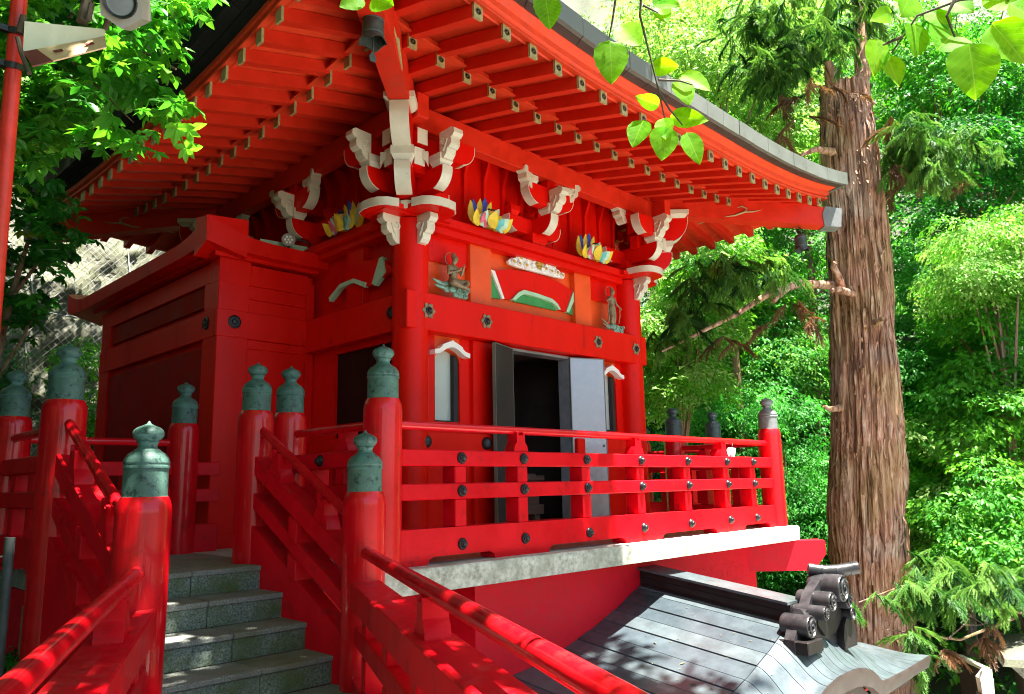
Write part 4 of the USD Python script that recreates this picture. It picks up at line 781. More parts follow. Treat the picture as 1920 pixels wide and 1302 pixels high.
q = at(226, 4, 3.02); Fd = -CF*.9 + CR*.2 - np.array([0, 0, .35]); Fd /= np.linalg.norm(Fd); Rx = np.cross([0, 0, 1], Fd); Rx /= np.linalg.norm(Rx); Rz = np.cross(Fd, Rx)
MR = np.stack([Rx, Rz, Fd], 1)
obj('housing', rotm(hull([(sx*.075, sy*.075, z) for sx in (-1, 1) for sy in (-.72, 1) for z in (-.16, 0)] + [(0, -.10, 0), (0, -.10, -.14)]), MR, q), 'grey_plastic', cm_)
obj('lens', rotm(lathe([(0, .0), (.052, .0), (.052, .006), (.040, .004), (0, .012)], 28), MR, q), 'steel_door', cm_); obj('lens_ring', rotm(lathe([(.05, .0), (.062, .0), (.060, .014), (.050, .008)], 28), MR, q), 'black_plastic', cm_)
obj('stalk', cat(tube([at(154, 42, 3.06), at(160, 8, 3.08), at(170, -20, 3.1)], [.022, .018, .016], 10), tube([at(198, 54, 3.08), at(204, 30, 3.05)], .012, 8), tube([at(165, 40, 3.05), at(168, 25, 3.05), at(172, 8, 3.06)], .012, 8)), 'twig', cm_)

# ================================================================ lower gate roof
gr = thing('gate_roof', 'curved copper gate roof with long ridge below the balcony', 'roof')
GX, GY0, GY1 = 3.06, .175, -1.57; SLP = .13
prof_s = np.array([0, .12, .2, .45, .8, 1.15, 1.52, 2.1, 2.9]); prof_z = np.array([-.42, -.42, -.45, -.56, -.685, -.785, -.865, -.93, -.985])
fr_s = np.array([0, .18, .35, .48, .56, .62, .66, .8, 1.2, 1.8, 2.9]); fr_z = np.array([-.915, -.92, -.945, -.985, -1.03, -1.07, -1.095, -1.10, -1.10, -1.085, -1.05])
def roof_z(s, y):
    s = abs(s); base = np.interp(s, prof_s, prof_z) - SLP*(GY0 - y)
    t = np.clip((y - (-1.20))/(GY1 + 1.20), 0, 1); t = t*t*(3-2*t)
    return base*(1-t) + np.interp(s, fr_s, fr_z)*t
def roof_patch(s0, s1, y0, y1, ns, ny, lift=0.0, th=.012):
    S = np.linspace(s0, s1, ns+1); Y = np.linspace(y0, y1, ny+1)
    T = np.array([[(GX+s_, y_, float(roof_z(s_, y_))+lift) for y_ in Y] for s_ in S]); B = T.copy(); B[..., 2] -= th
    m = cat(grid_mesh(T), grid_mesh(B[:, ::-1]))
    ed = [np.stack([T[0], B[0]]), np.stack([B[-1], T[-1]]), np.stack([B[:, 0], T[:, 0]]), np.stack([T[:, -1], B[:, -1]])]
    m = cat(m, *[grid_mesh(e) for e in ed]); m.merge_vertices(); m.fix_normals(); return m
# left slope: copper sheets laid along the ridge (positions of the seams on the wall line)
seams = [-.125, -.20, -.36, -.50, -.66, -.84, -1.0, -1.16, -1.32, -1.52, -1.76, -2.0, -2.3]
rg = random.Random(8)
for i, (a, b) in enumerate(zip(seams[:-1], seams[1:])):
    obj('copper_sheet', roof_patch(b+.006, a-.006, GY0, -1.20, 5, 10, .004+.004*(i % 2)), 'copper_sheet' if i % 3 else 'copper_sheet_pale', gr)
sr = [.125, .36, .66, 1.0, 1.4, 1.8]
for a, b in zip(sr[:-1], sr[1:]): obj('copper_sheet', roof_patch(a+.004, b-.004, GY0, -1.20, 5, 10, .004), 'copper_sheet_pale', gr)
fs = [-2.3, -1.76, -1.32, -1.0, -.84, -.66, -.50, -.36, -.24, -.12, .0, .12, .24, .36, .48, .60, .75, .95, 1.2, 1.5, 1.8]
for a, b in zip(fs[:-1], fs[1:]): obj('verge_sheet', roof_patch(a+.003, b-.003, -1.206, GY1, 6, 12, .005), 'copper_sheet_pale', gr)
obj('roof_bed', roof_patch(-2.4, 1.79, GY0, GY1+.02, 60, 16, -.014, .05), 'copper_dark', gr)
# fascia following the front edge
S = np.linspace(-2.3, 1.8, 110); z = np.array([float(roof_z(s_, GY1)) for s_ in S]); low = z - .115 - .02*np.cos(S*2)
P = np.array([[(GX+s_, GY1-.004, zz+.002), (GX+s_, GY1-.010, zz-.03), (GX+s_, GY1+.012, lo), (GX+s_, GY1+.08, lo+.004), (GX+s_, GY1+.08, zz-.03)] for s_, zz, lo in zip(S, z, low)])
m = grid_mesh(np.concatenate([P, P[:, :1]], 1)); m.fix_normals(); obj('fascia', m, 'roof_brown', gr)
bz = [(GX-1.5, -1.42), (GX-.9, -1.30), (GX-.55, -1.20), (GX-.4, -1.10), (GX-.2, -1.045), (GX, -1.035), (GX+.2, -1.045), (GX+.38, -1.08), (GX+.5, -1.17), (GX+.75, -1.26), (GX+1.1, -1.28), (GX+1.1, -1.7), (GX-1.5, -1.7)]
obj('gable_board', prism(bz, .05, ((0, GY1+.30, 0), (1, 0, 0), (0, 0, 1), (0, 1, 0))), 'hall_red', gr)
obj('barge_board', cat(*[prism([(GX+a, b), (GX+c, d_), (GX+c*.93, d_-.07), (GX+a*.93, b-.07)], .05, ((0, GY1+.10, 0), (1, 0, 0), (0, 0, 1), (0, 1, 0))) for (a, b), (c, d_) in zip([(-1.6, -1.23), (-.62, -1.20), (-.48, -1.11), (-.3, -1.055), (0, -1.04), (.3, -1.055), (.48, -1.11), (.62, -1.20)], [(-.62, -1.20), (-.48, -1.11), (-.3, -1.055), (0, -1.04), (.3, -1.055), (.48, -1.11), (.62, -1.20), (1.6, -1.21)])]), 'roof_brown', gr)
for x in (GX-1.15, GX+1.15):
    obj('gate_post', box(x-.12, x+.12, -1.0, -.76, -3.2, -1.12, .01), 'hall_red', gr)
# ridge: dark stacked sides, bright flat cap
RY0, RY1 = .176, -1.22
def sloped(x0, x1, z0, z1, y0=RY0, y1=RY1): return hexa(lambda i, j, k: (GX+(x0, x1)[i], (y0, y1)[j], (z0, z1)[k] - SLP*(GY0-(y0, y1)[j])))
obj('ridge_core', sloped(-.105, .105, -.45, -.27), 'copper_dark', gr)
obj('ridge_course', sloped(-.112, .112, -.335, -.331), 'copper_dark', gr); obj('ridge_course', sloped(-.112, .112, -.39, -.386), 'copper_dark', gr)
obj('ridge_cap', sloped(-.145, .145, -.272, -.252), 'copper_sheet_pale', gr); obj('ridge_foot', sloped(-.14, .14, -.435, -.412), 'copper_sheet_pale', gr)
# ridge-end ornament
on = thing('ridge_ornament', 'dark scrolled copper ridge-end ornament with a tube on top', 'ornament', (3.20, -1.32, -.60))
def drum(n, c, r, L, mt='ornament_copper', tilt=0.0, ribs=True, d=(0, -1, 0)):
    d = np.array(d, float); d /= np.linalg.norm(d); prof = [(0, 0), (r*.92, 0), (r, .012), (r, L*.45), (r*1.02, L*.47), (r*1.02, L*.50), (r, L*.52), (r, L-.012), (r*.92, L), (r*.86, L), (r*.80, L-.012), (r*.60, L-.008), (r*.5, L-.02), (r*.30, L-.006), (0, L-.002)]
    m = lathe(prof, 26, (0, 0, 0), '-y'); a = np.array([0, 0, 1.]) if abs(d[2]) < .9 else np.array([1., 0, 0]); x = np.cross(a, -d); x = -np.cross(-d, a); x /= np.linalg.norm(x); zz = np.cross(x, -d)
    m = rotm(m, np.stack([x, -d, zz], 1), c)
    m.fix_normals(); obj(n, m, mt, on)
drum('drum', (.16, .10, .245), .105, .26)
drum('scroll', (-.04, .12, .165), .075, .27); drum('scroll', (.34, .12, .13), .065, .24)
drum('scroll', (-.17, .10, .095), .055, .25); drum('scroll', (.40, .10, .02), .05, .22)
drum('scroll', (-.33, .12, .015), .085, .22)
obj('back_plate', prism([(-.47, -.20), (-.47, -.07), (-.36, .06), (-.2, .13), (-.10, .23), (.04, .30), (.16, .36), (.28, .30), (.36, .22), (.44, .1), (.48, -.1), (.48, -.2)], .08, ((0, .06, 0), (1, 0, 0), (0, 0, 1), (0, -1, 0))), 'ornament_copper', on)
for x_, z_, r_0, y_ in ((.16, .245, .075, -.165), (-.04, .165, .05, -.155), (-.17, .095, .036, -.155), (-.33, .015, .058, -.105), (.34, .13, .045, -.125)):
    sp = [(x_ + r_0*(1-q/9.5)*math.cos(q+.6), y_, z_ + r_0*(1-q/9.5)*math.sin(q+.6)) for q in np.linspace(0, 8, 30)]
    obj('curl', tube(sp, [.010]*15 + list(np.linspace(.010, .006, 15)), 7), 'ornament_copper', on)
obj('neck', tube([(-.34, .0, .09), (-.27, 0, .06), (-.24, 0, .0), (-.25, 0, -.06)], [.05, .06, .06, .05], 14), 'ornament_copper', on)
obj('foot', box(-.46, -.20, -.12, .14, -.17, -.075, .008), 'copper_dark', on)
obj('foot', prism([(.28, -.24), (.52, -.24), (.53, -.16), (.50, -.08), (.44, -.02), (.36, .0), (.30, -.06), (.27, -.15)], .20, ((0, .12, 0), (1, 0, 0), (0, 0, 1), (0, -1, 0))), 'copper_dark', on)
obj('face_plate', prism([(-.12, .0), (-.08, .12), (.04, .18), (.16, .20), (.30, .12), (.36, 0), (.2, -.1), (0, -.1)], .03, ((0, -.02, .0), (1, 0, 0), (0, 0, 1), (0, -1, 0))), 'copper_dark', on)
q0, q1 = np.array([.12, .10, .385]), np.array([.33, -.22, .395])
tp = [q0, q0*.7+q1*.3+[0, 0, -.022], q0*.4+q1*.6+[0, 0, -.020], q1]
obj('top_tube', tube(tp, [.044, .046, .047, .050], 22), 'ornament_copper', on)
obj('tube_band', cat(*[tube([q0*(1-f_)+q1*f_+[0, 0, -.022*math.sin(PI*f_)*1.05 - .001], q0*(1-f_-.04)+q1*(f_+.04)+[0, 0, -.022*math.sin(PI*(f_+.04))*1.05 - .001]], .0505, 22) for f_ in (.25, .55, .82)]), 'ornament_copper', on)
# ================================================================ terrain
GZ = -3.2
def ground_h(x, y):
    x, y = np.asarray(x, float), np.asarray(y, float)
    s = (x-CAM[0])*math.sin(math.radians(58)) + (y-CAM[1])*math.cos(math.radians(58))
    s2_ = (x-CAM[0])*math.sin(math.radians(12)) + (y-CAM[1])*math.cos(math.radians(12))
    h1 = 1.15*np.maximum(0, s-13.2); h2 = 1.2*np.maximum(0, s2_-14.5)
    n = meshkit.fbm(np.stack([x*.35, y*.35, x*0], -1), 4, 11)-.5
    h3 = 1.25*np.maximum(0, -x-5.6)*(y > -9); rd = np.hypot(x-2.0, y+2.0); az_ = np.degrees(np.arctan2(x-CAM[0], y-CAM[1])); h4 = 1.5*np.maximum(0, rd-13.5)*np.clip((np.abs(az_-45)-42)/14, 0, 1); h4 = h4*np.clip((np.abs(np.abs((az_-185+180) % 360-180))-48)/14, 0, 1); h = np.maximum(np.maximum(h1, h2), np.maximum(h3, h4)); return GZ + h + n*np.minimum(1.6, h*.6+.15)
gx = np.concatenate([np.linspace(-90, -26, 10), np.linspace(-24, 34, 117), np.linspace(38, 90, 14)]); gy = np.concatenate([np.linspace(-90, -28, 10), np.linspace(-26, 34, 121), np.linspace(38, 90, 14)])
XX, YY = np.meshgrid(gx, gy, indexing='ij')
struct('hillside', grid_mesh(np.stack([XX, YY, np.minimum(ground_h(XX, YY), 30)], -1)), 'soil', smooth=True, label='wooded hillside rising behind the shrine')
struct('courtyard', box(-1.4, 9.0, -14, -.9, GZ-.3, GZ+.06), 'courtyard_stone', label='pale stone courtyard in front of the gate')
# sprayed rock face behind the shed
def rock_sheet(o, a, L, Hh, n, m_, amp, lean, seed):
    S, Z = np.meshgrid(np.linspace(0, L, n), np.linspace(0, Hh, m_), indexing='ij')
    a = np.array([*a, 0.]); nr = np.array([-a[1], a[0], 0]); P = np.array(o, float) + S[..., None]*a + Z[..., None]*np.array([0, 0, 1.])
    d = (meshkit.fbm(P*.55, 5, seed)-.5)*amp*2 + (meshkit.fbm(P*2.7, 4, seed+3)-.5)*amp*.55 + (meshkit.fbm(P*9, 3, seed+5)-.5)*amp*.14
    return P + nr*(d + Z*lean)[..., None], nr
RP, RN = rock_sheet((-8.5, 8.4, GZ), (1, 0), 13, 9.2, 130, 92, .9, .32, 21)
struct('rock_face', grid_mesh(RP), 'rock_face', smooth=True, label='pale sprayed rock face under netting behind the shed')
WP, _ = rock_sheet((9.2, 6.5, GZ), (.42, -.907), 15, 2.6, 120, 24, .35, .10, 33)
struct('rock_wall', grid_mesh(WP), 'rock_brown', smooth=True, label='brown mossy rock bank at the foot of the hillside')
# netting over the rock face
def curve(name, lines, w, mt, parent='/World', label=None):
    path = parent+'/'+numbered(parent, name); c = UsdGeom.BasisCurves.Define(stage, path)
    c.CreateTypeAttr('linear'); c.CreateCurveVertexCountsAttr(Vt.IntArray([len(l) for l in lines]))
    p = np.concatenate(lines).astype(np.float32); c.CreatePointsAttr(Vt.Vec3fArray.FromNumpy(p))
    c.CreateWidthsAttr(Vt.FloatArray([w])); c.SetWidthsInterpolation('constant'); UsdShade.MaterialBindingAPI.Apply(c.GetPrim()).Bind(MATS[mt]); return path
net = thing('rockfall_net', 'wire netting and cables draped over the pale rock face', 'netting')
n_, m_ = RP.shape[:2]
def on_rock(s, zz):
    i, j = np.clip(s/13*(n_-1), 0, n_-1.001), np.clip(zz/9.2*(m_-1), 0, m_-1.001); i0, j0 = i.astype(int), j.astype(int); fi, fj = (i-i0)[:, None], (j-j0)[:, None]
    return RP[i0, j0]*(1-fi)*(1-fj) + RP[i0+1, j0]*fi*(1-fj) + RP[i0, j0+1]*(1-fi)*fj + RP[i0+1, j0+1]*fi*fj - RN*.035
lines = []
for sg in (-1, 1):
    for k in range(150):
        s0 = 3.0 + .12*k - (6 if sg > 0 else 0); t = np.linspace(0, 1, 36); s = s0 + sg*6*t - (0 if sg > 0 else 0); zz = 2.2 + 6.6*t; ok = (s > 4.5) & (s < 12.2)
        if ok.sum() > 3: lines.append(on_rock(s[ok], zz[ok]))
curve('mesh_wire', lines, .007, 'wire', net)
for q in ((6.0, 2.2, 5.6, 8.8), (7.4, 2.2, 7.1, 8.8), (8.9, 2.2, 8.8, 8.8), (10.4, 2.0, 10.4, 8.8), (5, 6.9, 11.8, 6.6), (5, 4.4, 11.8, 4.2)):
    t = np.linspace(0, 1, 40); curve('cable', [on_rock(q[0]+(q[2]-q[0])*t + .05*np.sin(t*9), q[1]+(q[3]-q[1])*t) - RN*.03], .022, 'wire', net)

# ================================================================ foliage
def leaf(L, W, fold=.10, curl=.12):
    return np.array([(0, 0, 0), (.18*L, W*.36, fold*W), (.5*L, W*.5, fold*W-curl*L*.25), (.82*L, W*.24, fold*W*.5-curl*L*.7), (L, 0, -curl*L), (.82*L, -W*.24, fold*W*.5-curl*L*.7), (.5*L, -W*.5, fold*W-curl*L*.25), (.18*L, -W*.36, fold*W), (.5*L, 0, -curl*L*.25)]), \
           np.array([(0, 8, 1), (1, 8, 2), (2, 8, 3), (3, 8, 4), (4, 8, 5), (5, 8, 6), (6, 8, 7), (7, 8, 0)])
def leaf4(L, W, fold=.15, curl=.15):
    return np.array([(0, 0, 0), (.45*L, W*.5, fold*W), (L, 0, -curl*L), (.45*L, -W*.5, fold*W), (.45*L, 0, 0)]), np.array([(0, 4, 1), (1, 4, 2), (2, 4, 3), (3, 4, 0)])
def rot(yaw, pitch, roll):
    cy, sy, cp, sp, cr, sr_ = math.cos(yaw), math.sin(yaw), math.cos(pitch), math.sin(pitch), math.cos(roll), math.sin(roll)
    return np.array([[cy, -sy, 0], [sy, cy, 0], [0, 0, 1]])@np.array([[cp, 0, sp], [0, 1, 0], [-sp, 0, cp]])@np.array([[1, 0, 0], [0, cr, -sr_], [0, sr_, cr]])
def join(parts):
    v, f, k = [], [], 0
    for a, b in parts: v.append(a); f.append(b+k); k += len(a)
    return tm(np.concatenate(v), np.concatenate(f))
def spray_layer(seed, n=34, R=.42, L=.105, W=.058, jz=.05, droop=.25):
    """flat spray of leaves on forking twigs, as a maple or cherry carries them"""
    r = random.Random(seed); parts = []
    for i in range(n):
        a = r.uniform(-1.15, 1.15); d = R*math.sqrt(r.uniform(.02, 1)); p = np.array([d*math.cos(a), d*math.sin(a), r.gauss(0, jz) - droop*d*d/R])
        l = L*r.uniform(.7, 1.25); v, f = leaf4(l, W*l/L*r.uniform(.85, 1.15)); parts.append((v@rot(a + r.uniform(-1.0, 1.0), r.uniform(-.1, .75), r.uniform(-.5, .5)).T + p, f))
    for k in range(3):
        a = (k-1)*.6; t = tube([(0, 0, 0), (R*.5*math.cos(a), R*.5*math.sin(a), -droop*.1), (R*.9*math.cos(a*1.2), R*.9*math.sin(a*1.2), -droop*.7*R)], [.006, .004, .002], 3, False); parts.append((np.asarray(t.vertices), np.asarray(t.faces)))
    return join(parts)
def spray_whorl(seed, L=.12, W=.062, n=6, k=3):
    r = random.Random(seed); parts = []
    for j in range(k):
        c = np.array([r.uniform(0, .28), r.uniform(-.16, .16), r.uniform(-.06, .08)])
        for i in range(n):
            a = 2*PI*i/n + r.uniform(-.3, .3); l = L*r.uniform(.7, 1.2); v, f = leaf(l, W*l/L); parts.append((v@rot(a, r.uniform(.0, .6), r.uniform(-.4, .4)).T + c, f))
        t = tube([(-.05, 0, -.02), c*.6, c], [.005, .004, .003], 4, False); parts.append((np.asarray(t.vertices), np.asarray(t.faces)))
    return join(parts)
def spray_needle(seed, R=.40, n=16):
    """cedar shoot: finger-like side shoots, each bristling with short needles"""
    r = random.Random(seed); parts = []
    for b in range(n):
        t0 = b/n; o = np.array([R*t0, 0, -.10*t0*t0]); a = (1 if b % 2 else -1)*r.uniform(.35, .95)*(1-.5*t0); ln = R*(.50-.22*t0)*r.uniform(.7, 1.15); d = np.array([math.cos(a), math.sin(a), r.uniform(-.55, .1)]); d /= np.linalg.norm(d)
        u = np.cross(d, [0, 0, 1.]); u /= np.linalg.norm(u); w = np.cross(d, u); k = 5
        for s_ in (u, w):                     # the green core of the shoot
            V = [o + d*ln*q/k + sg*s_*(.010*(1-q/k)+.003) + np.array([0, 0, -.05*(q/k)**2*ln/.15]) for q in range(k+1) for sg in (-1, 1)]; F = []
            for q in range(k): F += [(2*q, 2*q+1, 2*q+3), (2*q, 2*q+3, 2*q+2)]
            parts.append((np.array(V), np.array(F)))
        for q in range(9):
            for th in (r.uniform(0, 2), r.uniform(2, 4), r.uniform(4, 6.2)):
                p = o + d*ln*(q+.5)/9 + np.array([0, 0, -.05*((q+.5)/9)**2*ln/.15]); nd = d*.8 + (u*math.cos(th) + w*math.sin(th))*.6; sd_ = np.cross(nd, [.1, .2, 1.]); sd_ /= np.linalg.norm(sd_); l = .040*r.uniform(.7, 1.1)
                parts.append((np.array([p - sd_*.005, p + sd_*.005, p + nd*l]), np.array([(0, 1, 2)])))
    t = tube([(0, 0, 0), (R*.5, 0, -.03), (R, 0, -.10)], [.007, .005, .003], 4, False); parts.append((np.asarray(t.vertices), np.asarray(t.faces)))
    return join(parts)
PROTO = {'layer': [spray_layer(i) for i in (1, 2, 3)], 'maple': [spray_layer(i, 46, .44, .075, .036, .03, .35) for i in (4, 5, 6)], 'whorl': [spray_whorl(i) for i in (7, 8, 9)],
         'needle': [spray_needle(i) for i in (10, 11, 12)], 'big': [spray_layer(i, 22, .40, .15, .095, .08, .3) for i in (13, 14)]}
def quat(R_):
    w = math.sqrt(max(0, 1+R_[0,0]+R_[1,1]+R_[2,2]))/2
    if w > 1e-4: return Gf.Quath(w, (R_[2,1]-R_[1,2])/(4*w), (R_[0,2]-R_[2,0])/(4*w), (R_[1,0]-R_[0,1])/(4*w))
    return Gf.Quath(0, 0, 0, 1)
def crown(path, kind, mt, pts, yaws, pitches, scales, seed):
    """one PointInstancer of leafy sprays"""
    pi = UsdGeom.PointInstancer.Define(stage, path); rel = pi.CreatePrototypesRel(); mts = mt if isinstance(mt, (list, tuple)) else [mt]; k = 0
    for m in PROTO[kind]:
        for q in mts:
            p = f'{path}/leaf_spray' + (f'_{k:03d}' if k else ''); usdkit.mesh(stage, p, m, MATS[q], smooth=False); rel.AddTarget(p); k += 1
    r = random.Random(seed); n = len(pts)
    pi.CreateProtoIndicesAttr(Vt.IntArray([r.randrange(k) for _ in range(n)]))
    pi.CreatePositionsAttr(Vt.Vec3fArray.FromNumpy(np.asarray(pts, np.float32)))
    pi.CreateOrientationsAttr(Vt.QuathArray([quat(rot(y, p_, r.uniform(-.35, .35))) for y, p_ in zip(yaws, pitches)]))
    pi.CreateScalesAttr(Vt.Vec3fArray.FromNumpy(np.repeat(np.asarray(scales, np.float32)[:, None], 3, 1)))
def blob_points(blobs, per, seed, clump=.20, nclump=26):
    """boughs: horizontal pads of sprays that radiate and droop from each pad's middle, with gaps between the pads"""
    r = np.random.default_rng(seed); P, Yw, Pt = [], [], []
    for c, rad in blobs:
        c, rad = np.asarray(c, float), np.broadcast_to(np.asarray(rad, float), (3,))
        d = r.normal(size=(nclump, 3)); d /= np.linalg.norm(d, axis=1, keepdims=True); cl = d*(r.uniform(.15, 1, (nclump, 1))**.5)*1.25
        size = r.uniform(.18, .62, nclump); w = size**1.6; k = r.choice(nclump, per, p=w/w.sum())
        a = r.uniform(0, 2*PI, per); q_ = np.sqrt(r.uniform(0, 1, per)); off = np.stack([np.cos(a)*q_, np.sin(a)*q_*.8, -.34*q_**2 + r.normal(0, .20, per)], 1)*size[k][:, None]*np.array([1.5, 1.5, 1.0])
        P.append(c + (cl[k] + off)*rad); Yw.append(a + r.normal(0, .45, per)); Pt.append(q_*.5 + r.uniform(-.25, .35, per))
    P, Yw, Pt = np.concatenate(P), np.concatenate(Yw), np.concatenate(Pt); return P, Yw, Pt, r.uniform(.5, 1.3, len(P))
def tree(name, label, base_, blobs, per, kind, mt, group, seed, trunk=.09, cat_='tree', sc=1.0, bark_='tree_bark', clump=.20, nclump=26):
    t = thing(name, label, cat_, (0, 0, 0), 0, group); r = random.Random(seed)
    P, Yw, Pi, Sc = blob_points(blobs, per, seed, clump, nclump); crown(t+'/crown', kind, mt, P, Yw, Pi, Sc*sc, seed)
    b = np.asarray(base_, float); c = np.mean([np.asarray(q[0], float) for q in blobs], 0); ms = []
    mid = b*.5 + c*.5 + np.array([r.uniform(-.25, .25), r.uniform(-.25, .25), 0]); top = c + np.array([0, 0, .3])
    obj('trunk', tube([b - [0, 0, .4], b + (mid-b)*.5, mid, top], [trunk*1.3, trunk*1.05, trunk*.8, trunk*.35], 10), bark_, t)
    for q, rad in blobs:
        q = np.asarray(q, float); rad = np.broadcast_to(np.asarray(rad, float), (3,))
        for _ in range(4):
            e = q + np.array([r.gauss(0, .55), r.gauss(0, .55), r.gauss(0, .4)])*rad; s_ = mid + (top-mid)*r.uniform(0, .8); ms.append(tube([s_, (s_+e)/2 + [0, 0, .12], e], [trunk*.35, trunk*.22, trunk*.08], 6))
    obj('limbs', cat(*ms), bark_, t)
    return t
def ground_at(p): return np.array([p[0], p[1], float(ground_h(p[0], p[1]))])
HILL = 'trees on the hillside behind the shrine'
W_ = lambda u, v, dpt, ru, rv, f=.9: (at(u, v, dpt), np.array([ru*dpt/FPX, ru*dpt/FPX*f, rv*dpt/FPX]))
TREES = [
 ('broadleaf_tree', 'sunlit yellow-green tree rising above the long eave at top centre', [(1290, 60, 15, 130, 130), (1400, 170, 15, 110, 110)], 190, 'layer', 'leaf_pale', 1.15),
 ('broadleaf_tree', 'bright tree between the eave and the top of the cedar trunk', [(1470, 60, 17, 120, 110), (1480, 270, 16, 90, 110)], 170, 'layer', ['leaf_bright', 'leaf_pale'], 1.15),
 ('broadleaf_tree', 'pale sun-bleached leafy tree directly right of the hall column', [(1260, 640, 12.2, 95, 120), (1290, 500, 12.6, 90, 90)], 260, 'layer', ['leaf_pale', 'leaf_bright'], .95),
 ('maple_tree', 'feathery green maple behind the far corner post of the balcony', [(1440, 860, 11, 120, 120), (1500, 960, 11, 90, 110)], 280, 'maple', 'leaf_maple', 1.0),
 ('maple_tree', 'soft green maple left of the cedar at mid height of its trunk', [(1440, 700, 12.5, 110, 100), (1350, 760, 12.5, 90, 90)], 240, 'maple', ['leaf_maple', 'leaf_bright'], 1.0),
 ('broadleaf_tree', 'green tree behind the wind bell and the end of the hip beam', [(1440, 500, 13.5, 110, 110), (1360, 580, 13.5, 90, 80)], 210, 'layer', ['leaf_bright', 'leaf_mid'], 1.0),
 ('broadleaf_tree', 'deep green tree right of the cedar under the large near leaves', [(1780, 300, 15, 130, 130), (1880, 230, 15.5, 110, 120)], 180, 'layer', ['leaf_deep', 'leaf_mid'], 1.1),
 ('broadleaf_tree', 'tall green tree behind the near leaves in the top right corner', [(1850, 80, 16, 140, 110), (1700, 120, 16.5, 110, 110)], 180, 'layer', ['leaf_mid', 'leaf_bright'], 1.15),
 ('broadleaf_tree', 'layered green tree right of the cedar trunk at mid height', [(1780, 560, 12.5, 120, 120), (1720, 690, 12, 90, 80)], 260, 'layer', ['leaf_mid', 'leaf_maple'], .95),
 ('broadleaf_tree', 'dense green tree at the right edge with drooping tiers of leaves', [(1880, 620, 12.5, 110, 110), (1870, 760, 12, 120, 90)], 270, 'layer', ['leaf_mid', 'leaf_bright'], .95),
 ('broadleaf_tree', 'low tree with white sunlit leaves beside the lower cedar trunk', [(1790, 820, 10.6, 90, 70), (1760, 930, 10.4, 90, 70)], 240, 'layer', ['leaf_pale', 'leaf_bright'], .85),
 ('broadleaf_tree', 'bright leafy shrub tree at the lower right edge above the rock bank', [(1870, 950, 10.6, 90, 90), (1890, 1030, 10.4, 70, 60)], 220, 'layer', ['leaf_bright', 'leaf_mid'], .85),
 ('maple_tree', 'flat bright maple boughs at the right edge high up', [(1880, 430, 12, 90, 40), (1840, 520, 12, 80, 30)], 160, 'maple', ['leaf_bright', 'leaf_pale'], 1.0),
 ('broadleaf_tree', 'shaded green tree between the railing corner and the cedar foot', [(1520, 1010, 10.8, 60, 90), (1500, 1060, 10.8, 70, 40)], 200, 'layer', ['leaf_deep', 'leaf_maple'], .85),
 ('broadleaf_tree', 'sunlit tree on the slope above the dark roof edge at upper left', [(300, 90, 17, 150, 100), (180, 230, 16.5, 130, 110)], 200, 'layer', ['leaf_bright', 'leaf_pale'], 1.2),
 ('broadleaf_tree', 'light green tree on the slope behind the red pole', [(80, 120, 16, 110, 130), (60, 330, 15.5, 100, 100)], 210, 'layer', ['leaf_bright', 'leaf_mid'], 1.1),
 ('broadleaf_tree', 'pale tree crowning the slope behind the floodlight', [(400, -20, 19, 150, 90), (260, -30, 18, 120, 80)], 150, 'layer', ['leaf_pale', 'leaf_bright'], 1.25),
]
for i, (nm, lab, bl, per, kind, mt, sc) in enumerate(TREES):
    bl = [(b[0], b[1], b[2]*(1.18 if 1330 < b[0] < 1830 and b[2] < 13.6 else 1.0), b[3], b[4]) for b in bl]
    blobs = [W_(*b) for b in bl]; c = blobs[0][0]; f = blobs[-1][0]
    base_ = ground_at(f*.5 + c*.5)
    if base_[2] > f[2] - .4: base_[2] = f[2] - .8
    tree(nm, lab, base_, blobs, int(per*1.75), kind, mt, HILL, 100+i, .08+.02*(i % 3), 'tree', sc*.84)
# undergrowth that clothes the slopes
def scatter(n, seed, lo, hi, dlo, dhi):
    r = np.random.default_rng(seed); P = []
    a = np.radians(r.uniform(lo, hi, n)); d = r.uniform(dlo, dhi, n); x, y = CAM[0]+np.sin(a)*d, CAM[1]+np.cos(a)*d; z = ground_h(x, y)
    s_ = (x-CAM[0])*math.sin(math.radians(58)) + (y-CAM[1])*math.cos(math.radians(58)); s2_ = (x-CAM[0])*math.sin(math.radians(12)) + (y-CAM[1])*math.cos(math.radians(12)); ok = ((s_ > 13.4) | (s2_ > 14.7)) & (z < 24)
    P = np.stack([x, y, z + r.uniform(.05, .8, n)], 1)[ok]; return P, r.uniform(0, 2*PI, len(P)), r.uniform(-.2, .5, len(P)), r.uniform(.9, 1.9, len(P))
ug = scatter(6000, 5, 36, 86, 13, 34); crown('/World/undergrowth', 'layer', ['leaf_mid', 'leaf_deep', 'leaf_deep', 'leaf_bright'], *ug, 5)
p = stage.GetPrimAtPath('/World/undergrowth'); meta(p, 'mass of green undergrowth clothing the slope', 'undergrowth', None, 'stuff')
ug = scatter(3000, 6, 2, 36, 14, 32); crown('/World/slope_foliage', 'layer', ['leaf_bright', 'leaf_pale', 'leaf_mid'], *ug, 6)
meta(stage.GetPrimAtPath('/World/slope_foliage'), 'mass of sunlit leaves on the slope above the rock face', 'undergrowth', None, 'stuff')
rw = np.random.default_rng(9); aw = np.radians(rw.uniform(88, 360, 2600)); dw = rw.uniform(11, 26, 2600); xw, yw = CAM[0]+np.sin(aw)*dw, CAM[1]+np.cos(aw)*dw; zw = ground_h(xw, yw); ok = zw > GZ + .6
